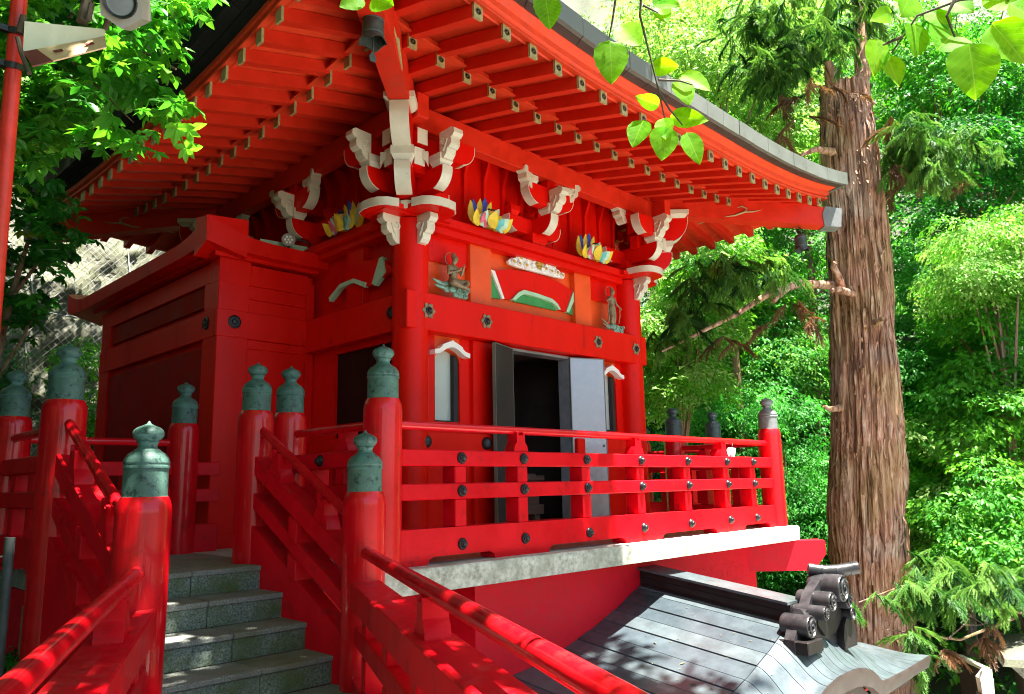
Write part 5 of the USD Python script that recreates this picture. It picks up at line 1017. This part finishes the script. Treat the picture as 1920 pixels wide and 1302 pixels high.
crown('/World/valley_wood', 'layer', ['leaf_mid', 'leaf_deep'], np.stack([xw, yw, zw + rw.uniform(0, 1.6, 2600)], 1)[ok], rw.uniform(0, 6.28, ok.sum()), rw.uniform(-.2, .5, ok.sum()), rw.uniform(1.6, 3.4, ok.sum()), 9)
meta(stage.GetPrimAtPath('/World/valley_wood'), 'woodland closing the valley behind the bridge', 'woodland', None, 'stuff')
# little plants growing out of the rock face
for i, (u, v, dpt, ru, rv, lab) in enumerate([(140, 660, 12.2, 24, 28, 'small bright plant growing from the rock face beside the big left post cap'), (170, 770, 12.3, 16, 40, 'thin green plant on the rock face close to the shed wall'), (20, 700, 12.0, 30, 90, 'dark green creeper on the rock face at the left edge')]):
    tree('rock_plant', lab, at(u, v+30, dpt+.3), [W_(u, v, dpt, ru, rv)], 46, 'layer', 'leaf_bright' if i < 2 else 'leaf_deep', None, 300+i, .012, 'plant', .6)

# ---------------------------------------------------------------- the big cedar
KC = 1.24
def atc(u, v, d_): return at(u, v, d_*KC)
ced = thing('cedar_tree', 'massive old cedar with shaggy fibrous bark rising beside the hall', 'tree')
axis = [atc(1645, 1500, 9.0), atc(1638, 1300, 9.0), atc(1632, 1190, 9.0), atc(1624, 900, 9.0), atc(1620, 650, 9.0), atc(1604, 430, 9.0), atc(1590, 250, 9.0), atc(1582, 165, 9.0)]
rad = np.array([80, 70, 62, 56, 50, 43, 37, 34])*9*KC/FPX
axis = np.array(axis); tt_ = np.linspace(0, len(axis)-1, 150); AXS = np.stack([np.interp(tt_, range(len(axis)), axis[:, k]) for k in range(3)], 1); RAD = np.interp(tt_, range(len(axis)), rad)
nth = 220; th = np.linspace(0, 2*PI, nth, endpoint=False)
base_dir = np.stack([np.cos(th), np.sin(th), np.zeros(nth)], 1)
P = AXS[:, None, :] + base_dir[None]*RAD[:, None, None]
warp = (meshkit.fbm(P*np.array([1.5, 1.5, .6]), 3, 3)-.5)*.5
q = np.stack([np.cos(th)[None]*3.2 + warp*1.2, np.sin(th)[None]*3.2 + warp*1.2, P[..., 2]*.16], -1)
f1 = meshkit.fbm(q*2.2, 4, 31); f2 = meshkit.fbm(q*np.array([7, 7, 3.0]), 3, 37)
ridge = (1-np.abs(2*f1-1))**2.2*.105 - .04 + (1-np.abs(2*f2-1))**2*.042 + (meshkit.fbm(P*np.array([1.3, 1.3, .8]), 4, 8)-.5)*.22
for ku, kv in ((1618, 760), (1628, 785), (1640, 895), (1660, 945), (1585, 915), (1612, 470), (1600, 330), (1650, 1010), (1580, 690), (1655, 560)):          # knots
    kp = atc(ku, kv, 8.55); P_ = AXS[:, None, :] + base_dir[None]*RAD[:, None, None]; dd = np.linalg.norm((P_ - kp)*np.array([1, 1, .8]), axis=2); ridge = ridge + .07*np.exp(-(dd/.085)**2) - .10*np.exp(-(dd/.035)**2)
ROUGH = RAD[:, None] + ridge
P = AXS[:, None, :] + base_dir[None]*ROUGH[..., None]; P = np.concatenate([P, P[:, :1]], 1)
m = grid_mesh(P); m.merge_vertices(); m.fix_normals(); obj('trunk', m, 'cedar_bark', ced, True)
rb = random.Random(17); ci = lambda z: int(np.clip(np.searchsorted(AXS[:, 2], z), 0, len(AXS)-1))
strips = []
for k in range(900):                    # loose bark strips
    i = rb.randrange(8, 138); L = rb.randrange(4, 22); a = rb.uniform(0, 2*PI); w = rb.uniform(.008, .028); pts = []
    j_ = int(a/(2*PI)*nth) % nth
    for s_ in range(i, min(i+L, 149)): pts.append((AXS[s_] + np.array([math.cos(a), math.sin(a), 0])*(ROUGH[s_, j_] + .008 + .07*rb.random()*((s_ in (i, i+L-1)))), a + rb.gauss(0, .01)))
    V, F = [], []
    for n__, (p_, aa) in enumerate(pts):
        tn = np.array([-math.sin(aa), math.cos(aa), 0]); ww = w*(.4 + .6*math.sin(PI*(n__+.5)/len(pts))); V += [p_ - tn*ww, p_ + tn*ww]
        if n__: b_ = 2*n__; F += [(b_-2, b_-1, b_+1), (b_-2, b_+1, b_)]
    if F: strips.append((np.array(V), np.array(F)))
pth = obj('bark_strips', join(strips), 'cedar_bark', ced, False); meta(stage.GetPrimAtPath(pth), kind='stuff')
def limb(pts, r0, r1, n=12): return tube([np.asarray(p_) for p_ in pts], np.linspace(r0, r1, len(pts)), n)
obj('limb', limb([atc(1585, 545, 8.9), atc(1555, 535, 8.75), atc(1500, 532, 8.5), atc(1440, 552, 8.3), atc(1380, 590, 8.1), atc(1300, 630, 7.9), atc(1240, 660, 7.8)], .075, .012), 'cedar_bark', ced)
obj('limb', limb([atc(1478, 540, 8.42), atc(1458, 556, 8.3), atc(1450, 566, 8.25)], .045, .03), 'cedar_bark', ced)
obj('broken_stub', limb([atc(1580, 545, 8.75), atc(1572, 520, 8.6), atc(1562, 500, 8.5), atc(1566, 492, 8.46)], .06, .03), 'cedar_bark', ced)
obj('broken_stub', limb([atc(1600, 552, 8.75), atc(1575, 543, 8.55), atc(1558, 545, 8.5)], .05, .035), 'cedar_bark', ced)
obj('broken_stub', limb([atc(1640, 608, 8.65), atc(1648, 602, 8.5), atc(1655, 597, 8.42)], .045, .025), 'cedar_bark', ced)
obj('broken_stub', limb([atc(1575, 765, 8.8), atc(1556, 768, 8.6), atc(1545, 762, 8.55)], .055, .02), 'cedar_bark', ced)
obj('broken_stub', limb([atc(1560, 285, 8.8), atc(1530, 280, 8.6), atc(1500, 292, 8.5)], .06, .02), 'cedar_bark', ced)
obj('broken_top', cat(limb([atc(1580, 190, 8.9), atc(1560, 150, 8.8), atc(1552, 115, 8.75)], .16, .05), limb([atc(1600, 190, 8.9), atc(1618, 140, 9.0), atc(1612, 60, 9.1), atc(1605, -40, 9.2)], .14, .06)), 'cedar_bark', ced)
obj('hanging_strip', limb([atc(1655, 500, 8.62), atc(1668, 560, 8.58), atc(1676, 640, 8.56), atc(1688, 740, 8.55), atc(1694, 775, 8.55)], .022, .008, 6), 'cedar_bark', ced)
def needle_mass(parent, nm, specs, mts, seed, sc=1.0):
    r = np.random.default_rng(seed); P, Yw, Pt, S_ = [], [], [], []
    for u, v, dpt, ru, rv, n in specs:
        c = at(u, v, dpt*KC); k = max(2, n//9); cl = r.normal(0, .55, (k, 3)); q = cl[r.integers(0, k, n)] + r.normal(0, .28, (n, 3)); e = np.array([ru, ru*.8, rv])*dpt*KC/FPX
        P.append(c + q*e); Yw.append(r.uniform(0, 2*PI, n)); Pt.append(r.uniform(.1, .9, n)); S_.append(r.uniform(.8, 1.5, n)*sc)
    crown(parent+'/'+nm, 'needle', mts, np.concatenate(P), np.concatenate(Yw), np.concatenate(Pt), np.concatenate(S_), seed)
needle_mass(ced, 'green_sprays', [(1500, 60, 8.9, 100, 50, 178), (1440, 130, 8.7, 60, 40, 85), (1600, 30, 9.2, 70, 40, 102), (1420, 30, 9, 70, 40, 76), (1490, 105, 8.6, 50, 30, 66), (1700, 265, 8.6, 55, 32, 117), (1770, 290, 8.7, 80, 30, 127), (1740, 325, 8.6, 60, 18, 51),
                                (1390, 520, 8.2, 70, 22, 66), (1310, 560, 8.0, 50, 28, 40), (1330, 500, 8.3, 60, 22, 30), (1250, 620, 7.8, 40, 28, 25)], ['needle_green', 'needle_green', 'needle_green', 'needle_dark'], 41, .62)
needle_mass(ced, 'dead_sprays', [(1490, 180, 8.5, 50, 16, 6), (1560, 158, 8.5, 24, 12, 2), (1605, 172, 8.5, 20, 12, 2), (1480, 225, 8.6, 36, 20, 4), (1665, 230, 8.55, 16, 14, 3), (1720, 325, 8.6, 50, 12, 6), (1680, 340, 8.5, 24, 20, 4), (1480, 580, 8.3, 40, 14, 5), (1390, 640, 8.1, 46, 14, 4), (1530, 600, 8.4, 20, 20, 3), (1820, 335, 8.8, 36, 12, 3)], ['needle_brown'], 43, .75)
# lower cedar saplings and hanging boughs around its foot
cs = thing('cedar_bough', 'light green cedar bough across the foot of the great cedar and the rock bank', 'bough')
obj('stem', cat(limb([at(1930, 1150, 8.0), at(1850, 1140, 7.9), at(1760, 1110, 7.8), at(1690, 1100, 7.75), at(1610, 1130, 7.7)], .022, .006, 8), limb([at(1900, 1160, 8), at(1800, 1200, 7.7), at(1730, 1190, 7.6), at(1655, 1180, 7.5)], .016, .005, 7)), 'tree_bark', cs)
KC = 1.0
needle_mass(cs, 'green_sprays', [(1790, 1075, 7.9, 80, 26, 90), (1880, 1100, 8.0, 50, 30, 56), (1720, 1105, 7.8, 50, 18, 44), (1630, 1130, 7.6, 34, 12, 10), (1690, 1195, 7.4, 30, 8, 7), (1740, 1228, 7.4, 22, 6, 5)], ['needle_green', 'needle_green', 'needle_dark'], 47, .56)
ds = thing('dead_twig', 'bare grey twig with withered hanging tufts before the rock bank', 'twig')
obj('stem', cat(limb([at(1775, 1200, 7.3), at(1810, 1170, 7.3), at(1820, 1155, 7.3)], .007, .003, 6), limb([at(1805, 1172, 7.3), at(1840, 1172, 7.3), at(1857, 1165, 7.3)], .006, .003, 6), limb([at(1820, 1155, 7.3), at(1845, 1172, 7.3), at(1848, 1185, 7.3)], .004, .002, 6)), 'twig', ds)
needle_mass(ds, 'withered_tufts', [(1849, 1196, 7.3, 8, 8, 6), (1765, 1222, 7.3, 10, 10, 7), (1859, 1175, 7.3, 3, 5, 3)], ['needle_brown'], 49, .45)

# ---------------------------------------------------------------- stone hut and pointed post, lower right
hb = at(1905, 1290, 9.2); hut = thing('stone_hut', 'small mossy stone hut with overhanging slab roof at the lower right corner', 'hut', (hb[0]+.62, hb[1]-.45, GZ), math.radians(20))
zt = hb[2]-GZ
obj('roof_slab', hull([(-.75, -.75, zt+.38), (.75, -.75, zt+.38), (.75, .75, zt+.38), (-.75, .75, zt+.38), (-.78, -.78, zt+.30), (.78, -.78, zt+.30), (.78, .78, zt+.30), (-.78, .78, zt+.30), (0, 0, zt+.62)]), 'hut_stone', hut, False)
obj('cornice', hull([(sx*q_, sy*q_, z_) for sx in (-1, 1) for sy in (-1, 1) for q_, z_ in ((.70, zt+.298), (.56, zt+.14))]), 'hut_stone', hut, False)
obj('body', box(-.52, .52, -.52, .52, 0, zt+.139, .01), 'hut_stone', hut)
ob = at(1847, 1280, 8.4); pt_ = thing('pointed_post', 'pale pointed stone post standing before a dark opening', 'post', (ob[0], ob[1], GZ), math.radians(35))
zt2 = ob[2]-GZ+.17
obj('shaft', hull([(sx*w_, sy*w_, z_) for sx in (-1, 1) for sy in (-1, 1) for w_, z_ in ((.075, 0), (.075, zt2-.28))]), 'hut_stone', pt_, False)
obj('finial', hull([(sx*w_, sy*w_, z_) for sx in (-1, 1) for sy in (-1, 1) for w_, z_ in ((.05, zt2-.5), (.066, zt2-.12))] + [(0, 0, zt2)]), 'clean_white', pt_, False)
dk = at(1830, 1290, 9.6); ds_ = thing('dark_screen', 'dark board with white-edged frame behind the pointed post', 'board', (dk[0], dk[1], GZ), math.radians(38))
obj('board', box(-.36, .40, -.02, .02, .1, dk[2]-GZ+.27), 'interior_dark', ds_); obj('frame', cat(box(-.40, -.361, -.04, .03, 0, dk[2]-GZ+.30), box(-.36, .40, -.04, .03, dk[2]-GZ+.271, dk[2]-GZ+.31)), 'cream_metal', ds_)

# ---------------------------------------------------------------- near leaves hanging into the picture
def near_leaf_mesh(L, W, seed):
    r = random.Random(seed); n, mm = 12, 8; P = np.zeros((n+1, mm+1, 3)); ph = r.uniform(0, 6)
    for i in range(n+1):
        t = i/n; w = W*.5*(math.sin(PI*min(1, t**.72))**.80)*(1 if 0 < t < 1 else 0)
        w *= 1 + .035*math.sin(i*3.1+ph)
        for j in range(mm+1):
            s_ = j/mm*2-1; P[i, j] = (t*L, s_*w, -.10*L*t*t + .16*w*abs(s_)**1.3 - .012*L*math.cos(t*22)*(abs(s_)) *.6 + .03*L*math.sin(t*4+ph)*s_)
    m = grid_mesh(P); return m
def leafveins(name):
    pass
nodes = {'tc': ('texture_coordinate', {}), 'sx': ('separate_xyz', {}), 'ab': ('math', dict(math_type='absolute')), 'ml': ('math', dict(math_type='multiply_add', value2=-.75)), 'wv': ('math', dict(math_type='multiply', value2=520.0)), 'sn': ('math', dict(math_type='sine')),
         'gt': ('map_range', dict(from_min=.90, from_max=1.0, to_min=0, to_max=.55, clamp=True)), 'md': ('map_range', dict(from_min=.0006, from_max=.0016, to_min=.8, to_max=0, clamp=True)), 'mx': ('math', dict(math_type='maximum')),
         'nz': ('noise_texture', dict(scale=38, detail=4)), 'nr': ('rgb_ramp', dict(ramp=[(.30, (.55, .62, .5)), (.5, (1, 1, 1)), (.70, (1, 1, 1)), (.78, (1.5, 1.0, .8))])), 'mn': ('mix', dict(mix_type='multiply', fac=1.0)), 'o': ('object_info', {}), 'r': ('rgb_ramp', dict(ramp=[(0, (.09, .33, .003)), (1, (.19, .50, .006))])), 'vm': ('mix', dict(color2=(.22, .46, .05))), 'tm': ('mix', dict(mix_type='multiply', fac=1.0, color2=(2.0, 1.7, .6))),
         'p': ('principled_bsdf', dict(roughness=.5, specular_ior_level=.2)), 't': ('translucent_bsdf', {}), 'm': ('mix_closure', dict(fac=.62))}
mk('leaf_veined', nodes, [('tc.object', 'sx.vector'), ('sx.y', 'ab.value1'), ('ab.value', 'ml.value1'), ('sx.x', 'ml.value3'), ('ml.value', 'wv.value1'), ('wv.value', 'sn.value1'), ('sn.value', 'gt.value'), ('ab.value', 'md.value'), ('gt.result', 'mx.value1'), ('md.result', 'mx.value2'),
                          ('o.random', 'r.fac'), ('tc.object', 'nz.vector'), ('nz.fac', 'nr.fac'), ('r.color', 'mn.color1'), ('nr.color', 'mn.color2'), ('mn.color', 'vm.color1'), ('mx.value', 'vm.fac'), ('vm.color', 'p.base_color'), ('vm.color', 'tm.color1'), ('tm.color', 't.color'), ('p.BSDF', 'm.closure1'), ('t.BSDF', 'm.closure2')], surface='m.closure')
def near_branch(label, stems, leaves, seed):
    """leaves: (u, v of the leaf's middle, depth, length px, width px, screen angle of the tip in degrees: 0 right, 90 down, tilt)"""
    t = thing('leafy_branch', label, 'branch'); r = random.Random(seed)
    obj('stem', cat(*[limb([at(*p_) for p_ in s_], .0035, .0016, 7) for s_ in stems]), 'twig', t)
    for i, (u, v, dpt, L, W, ang, tilt) in enumerate(leaves):
        Lm, Wm = L*dpt/FPX/max(.4, math.cos(tilt)), W*dpt/FPX; a = math.radians(ang)
        ex = CR*math.cos(a) - CU*math.sin(a); ez = -CF; ex = ex*math.cos(tilt) + ez*math.sin(tilt); ex /= np.linalg.norm(ex); ey = np.cross(-CF*math.cos(tilt) - (CR*math.cos(a)-CU*math.sin(a))*math.sin(tilt), ex); ey /= np.linalg.norm(ey)
        rl = r.uniform(-.35, .35); ey = ey*math.cos(rl) + np.cross(ex, ey)*math.sin(rl); ez2 = np.cross(ex, ey)
        o = at(u, v, dpt) - ex*Lm*.5
        path = t+'/'+numbered(t, 'leaf'); mm = usdkit.mesh(stage, path, near_leaf_mesh(Lm, Wm, seed*50+i), MATS['leaf_veined'], smooth=True)
        M4 = np.eye(4); M4[0, :3], M4[1, :3], M4[2, :3], M4[3, :3] = ex, ey, ez2, o; mm.AddTransformOp().Set(Gf.Matrix4d(*M4.flatten().tolist()))
    return t
near_branch('branch of large bright leaves hanging before the long eave at top centre', [[(1205, -40, 1.9), (1200, 30, 1.9), (1215, 90, 1.9), (1235, 170, 1.9), (1250, 240, 1.9)], [(1235, 150, 1.9), (1275, 152, 1.9), (1300, 160, 1.9)], [(1160, -40, 1.9), (1148, 40, 1.9), (1142, 72, 1.9)], [(1205, 10, 1.9), (1235, 25, 1.9)], [(1235, 170, 1.9), (1255, 205, 1.9), (1280, 235, 1.9)]],
    [(1027, 20, 1.9, 72, 54, 82, .3), (1146, 115, 1.9, 84, 66, 88, .2), (1181, 65, 1.92, 62, 52, 60, .6), (1243, 26, 1.95, 44, 34, 80, .7), (1246, -2, 1.95, 44, 40, 40, .5), (1252, 8, 1.93, 40, 30, 20, .7), (1215, 190, 1.88, 48, 30, 190, .5), (1246, 125, 1.93, 44, 36, 10, .6), (1283, 172, 1.9, 54, 44, 70, .4), (1305, 152, 1.92, 60, 40, 40, .5), (1196, 249, 1.86, 58, 46, 115, .3), (1244, 268, 1.86, 66, 56, 95, .2), (1246, 240, 1.87, 44, 36, 90, .5), (1300, 277, 1.88, 66, 42, 70, .3), (1291, 222, 1.9, 64, 38, 15, .5)], 3)
near_branch('branch of big yellow-green leaves in the top right corner', [[(1990, -60, 1.35), (1900, -10, 1.36), (1800, 0, 1.38), (1720, 30, 1.4), (1672, 100, 1.42)], [(1790, 0, 1.38), (1775, 30, 1.38), (1790, 70, 1.38)], [(1890, -10, 1.36), (1895, 30, 1.36)], [(1690, 70, 1.41), (1655, 85, 1.42)]],
    [(1643, 105, 1.42, 76, 50, 100, .3), (1676, 132, 1.42, 64, 50, 75, .3), (1655, 30, 1.44, 60, 34, 150, .6), (1700, 8, 1.42, 60, 66, 120, .5), (1718, 74, 1.40, 68, 62, 95, .3), (1762, 35, 1.40, 50, 52, 60, .5), (1776, 75, 1.38, 66, 88, 140, .5), (1825, 132, 1.30, 108, 96, 86, .15), (1893, 80, 1.32, 96, 84, 60, .3), (1795, 8, 1.4, 56, 60, 40, .6), (1880, 2, 1.36, 60, 50, 30, .6), (1930, 30, 1.33, 80, 70, 50, .4)], 4)
near_branch('two bright leaves hanging before the top of the hip beam', [[(690, -60, 2.0), (688, -20, 2.0), (676, -8, 2.0)], [(688, -22, 2.0), (704, -8, 2.0)]], [(660, 4, 2.0, 46, 40, 150, .5), (716, 2, 2.0, 50, 50, 30, .5)], 5)

# leafy tree at the left that leans into the picture
lt = thing('leafy_tree', 'near broadleaf tree at the upper left with leaves before the dark roof edge', 'tree')
obj('trunk', limb([at(-330, 1900, 4.2), at(-290, 900, 4.2), at(-260, 200, 4.2), at(-180, -250, 4.2)], .10, .05), 'tree_bark', lt)
obj('limbs', cat(limb([at(-270, 300, 4.2), at(-80, 120, 4.1), at(80, 60, 4.0), at(240, 80, 3.9), at(330, 130, 3.8)], .03, .006, 8), limb([at(-270, 250, 4.2), at(0, -60, 4.2), at(200, -60, 4.1), at(380, -10, 4.0)], .03, .005, 8), limb([at(80, 60, 4.0), at(170, 150, 3.9), at(250, 230, 3.8)], .010, .003, 6), limb([at(-280, 500, 4.2), at(-60, 300, 4.0), at(90, 280, 3.9)], .02, .005, 7)), 'tree_bark', lt)
def whorls(parent, nm, specs, mts, seed, sc):
    r = np.random.default_rng(seed); P, S_ = [], []
    for u, v, dpt, ru, rv, n in specs:
        for _ in range(n): P.append(at(u + r.normal(0, .5)*ru, v + r.normal(0, .5)*rv, dpt + r.normal(0, .18))); S_.append(r.uniform(.75, 1.25)*sc)
    crown(parent+'/'+nm, 'whorl', mts, P, r.uniform(0, 2*PI, len(P)), r.uniform(-.5, .9, len(P)), S_, seed)
whorls(lt, 'crown', [(60, 60, 4.1, 90, 90, 34), (160, 120, 4.0, 90, 80, 36), (240, 110, 3.9, 70, 70, 28), (300, 60, 3.9, 60, 70, 16), (350, 10, 3.9, 50, 20, 12), (300, 190, 3.75, 40, 24, 6), (325, 205, 3.7, 30, 20, 5), (245, 270, 3.65, 30, 22, 7), (120, 230, 4.0, 90, 60, 26), (40, 250, 4.0, 60, 80, 18), (100, 170, 4.2, 90, 90, 20)], ['leaf_bright', 'leaf_mid'], 61, .56)
ev = thing('evergreen_shrub', 'glossy evergreen with a few yellow leaves in front of the rock face at left', 'shrub')
obj('stem', cat(limb([at(-120, 1400, 6.2), at(-60, 900, 6.1), at(20, 560, 6.0), at(60, 430, 5.9)], .05, .012, 9), limb([at(-40, 760, 6), at(40, 640, 5.9), at(65, 590, 5.85)], .018, .005, 7), limb([at(20, 560, 6), at(90, 470, 5.8), at(140, 440, 5.7)], .015, .004, 7)), 'tree_bark', ev)
whorls(ev, 'crown', [(50, 380, 6.0, 60, 50, 22), (110, 400, 5.8, 40, 40, 18), (100, 450, 5.8, 40, 36, 18), (40, 480, 6, 50, 50, 18), (30, 570, 6, 40, 40, 18), (60, 590, 5.9, 20, 20, 8), (20, 330, 6.1, 50, 40, 14)], ['leaf_glossy'], 63, .62)
# crown of the tall tree that overhangs the steps and dapples the light
ov = thing('overhanging_tree', 'tall broadleaf tree beside the bridge whose crown hangs over the steps', 'tree')
r_ = np.random.default_rng(71); pts = []
lit = [at(u, v, q_) for u, v, q_ in ((1825, 110, 1.35), (1700, 90, 1.4), (1230, 150, 1.9), (1100, 80, 1.9), (690, 0, 2.0), (70, 70, 4.1), (250, 90, 3.9), (300, 190, 3.7), (120, 230, 4.0), (320, 40, 3.9))]
while len(pts) < 860:
    x, y = r_.uniform(-5.5, 3.8), r_.uniform(-7.5, 1.2)
    if (x > -1.15 and y > -1.3): continue            # clear of the hall roof
    if x > 1.3 and r_.random() < .25 + (x-1.3)/1.5: continue
    z = r_.uniform(5.6, 8.2) + .25*(x+2); p_ = np.array([x, y, z])
    if min(np.linalg.norm(np.cross(p_ - q_, sd)) for q_ in lit) < .75: continue
    pts.append(p_)
for _ in range(230):
    p_ = np.array([r_.uniform(-3.2, .4), r_.uniform(-4.2, -1.4), r_.uniform(5.8, 8)])
    if min(np.linalg.norm(np.cross(p_ - q_, sd)) for q_ in lit) > .7: pts.append(p_)
for _ in range(170):
    p_ = np.array([r_.uniform(.3, 1.95), r_.uniform(-4.2, -1.6), r_.uniform(6.2, 8)])
    if min(np.linalg.norm(np.cross(p_ - q_, sd)) for q_ in lit) > .7: pts.append(p_)
crown(ov+'/crown', 'layer', ['leaf_bright', 'leaf_mid'], pts, r_.uniform(0, 2*PI, len(pts)), r_.uniform(0, .4, len(pts)), r_.uniform(1.0, 1.7, len(pts)), 71)
obj('trunk', limb([(-6.2, -6.5, GZ-.3), (-6.0, -6.3, 1.0), (-5.2, -5.6, 4.6), (-4.2, -4.8, 7.2)], .24, .10, 14), 'tree_bark', ov)
obj('limbs', cat(*[limb([(-5.2, -5.6, 4.6), ((-5.2+x)/2, (-5.6+y)/2, 6.6), (x, y, 7.0)], .08, .02, 8) for x, y in ((2.5, -3), (-1.8, 1.5), (-6, 0), (0, -1.6), (-3, -2))]), 'tree_bark', ov)

for i, (x, y, z, rx, ry, rz_, n) in enumerate([(-5.4, 1.5, 3.2, 2.0, 2.4, 2.9, 800), (-5.6, 5.6, 3.6, 2.2, 2.2, 3.0, 700), (-6.5, -2.5, 4.0, 1.8, 2.4, 2.8, 380), (-1.0, 6.6, 9.3, 4.6, 2.0, 1.2, 2000), (-4.2, 6.2, 1.2, 1.7, 1.3, 3.0, 500), (-3.4, 3.2, 7.2, 2.4, 3.0, 1.3, 1900)]):
    tree('woodland_tree', ['dense dark tree on the valley side level with the stair landing', 'dense dark tree on the valley side behind the rock plants', 'dense dark tree on the valley side beside the bridge', 'tall tree leaning over the gap between the shed and the rock face', 'dark shrubby tree growing out of the gap before the rock face', 'tall tree arching over the left side of the shed'][i],
         (x-.6, y, float(ground_h(x-.6, y))), [(np.array([x, y, z]), np.array([rx, ry, rz_]))], n, 'layer', 'leaf_deep', 'trees on the valley side', 500+i, .12, 'tree', 1.35, 'tree_bark', .42, 22)

# ---------------------------------------------------------------- small litter and fence at the left
def fallen(label, p_, rz, s_=1.0, mt='dead_leaf'):
    v, f = leaf(.05*s_, .016*s_, .25, .2); t = thing('fallen_leaf', label, 'leaf', p_, rz, 'dry leaves lying on rails and roof'); obj('blade', tm(v, f), mt, t, True)
def on_roof(x, y): return (x, y, float(roof_z(x-GX, y)) + .012)
for i, (x, y, rz, lab) in enumerate([(2.05, -.55, .3, 'pale dry leaf in the middle of the copper roof, upright on a seam'), (2.30, -.42, 1.2, 'dark narrow leaf on the upper copper sheets'), (2.18, -.75, 2.4, 'light curled leaf low on the copper roof right of the others'), (1.62, -.22, .2, 'thin dry leaf beside the handrail on the copper roof'), (2.42, -.55, .9, 'single pale leaf nearest the ridge on the copper roof'), (2.0, -.95, 1.9, 'small brown leaf lowest on the copper roof')]): fallen(lab, on_roof(x, y), rz)
q = np.array([-.275, -.208]) - BD*1.35; fallen('green-brown leaf lying on the near right railing beam', (q[0]+.02, q[1], DROP+.744), .4, .9, 'leaf_glossy')
rl = np.random.default_rng(77); needles = []
for _ in range(260):
    x_, y_ = rl.uniform(1.5, 4.6), rl.uniform(-1.5, .1); a_ = rl.uniform(0, PI); z_ = float(roof_z(x_-GX, y_)) + .012
    if abs(x_-GX) > .2: v, f = leaf4(rl.uniform(.012, .035), rl.uniform(.003, .008), .2, .1); needles.append((v@rot(a_, rl.uniform(-.1, .1) + (.35 if x_ < GX else -.35)*0, 0).T + np.array([x_, y_, z_ + .002]), f))
for _ in range(120):
    k_ = rl.integers(0, 5); x_, y_ = rl.uniform(-1.4, -.36), .9 - .3*k_ + rl.uniform(.04, .27); v, f = leaf4(rl.uniform(.010, .026), rl.uniform(.003, .009), .2, .1); needles.append((v@rot(rl.uniform(0, 6.28), 0, 0).T + np.array([x_, y_, -.153*k_ + .004]), f))
lp = obj('leaf_litter', join(needles), 'dead_leaf', smooth=False); meta(stage.GetPrimAtPath(lp), 'scattered dry needles and leaf bits on the copper roof and steps', 'leaf litter', None, 'stuff')
fp = thing('fence_post', 'dark grey wire fence post at the lower left edge', 'fence post', tuple(at(6, 1150, 3.4)[:2])+(GZ,))
zz = at(6, 1010, 3.4)[2]; obj('post_shaft', tube([(0, 0, 0), (0, 0, zz-GZ)], .022, 12), 'bell_metal', fp)
for k in range(8): obj('wire', tube([(0, 0, zz-GZ-.08-.09*k), (-.5, .2, zz-GZ-.10-.09*k)], .004, 5), 'wire', fp)
mb = at(35, 1235, 4.6); tree('low_shrub', 'small yellow-green shrub in the dark below the left bridge railing', (mb[0], mb[1], GZ), [(mb, (.16, .16, .14))], 40, 'layer', 'leaf_glossy', None, 401, .02, 'shrub', .45)
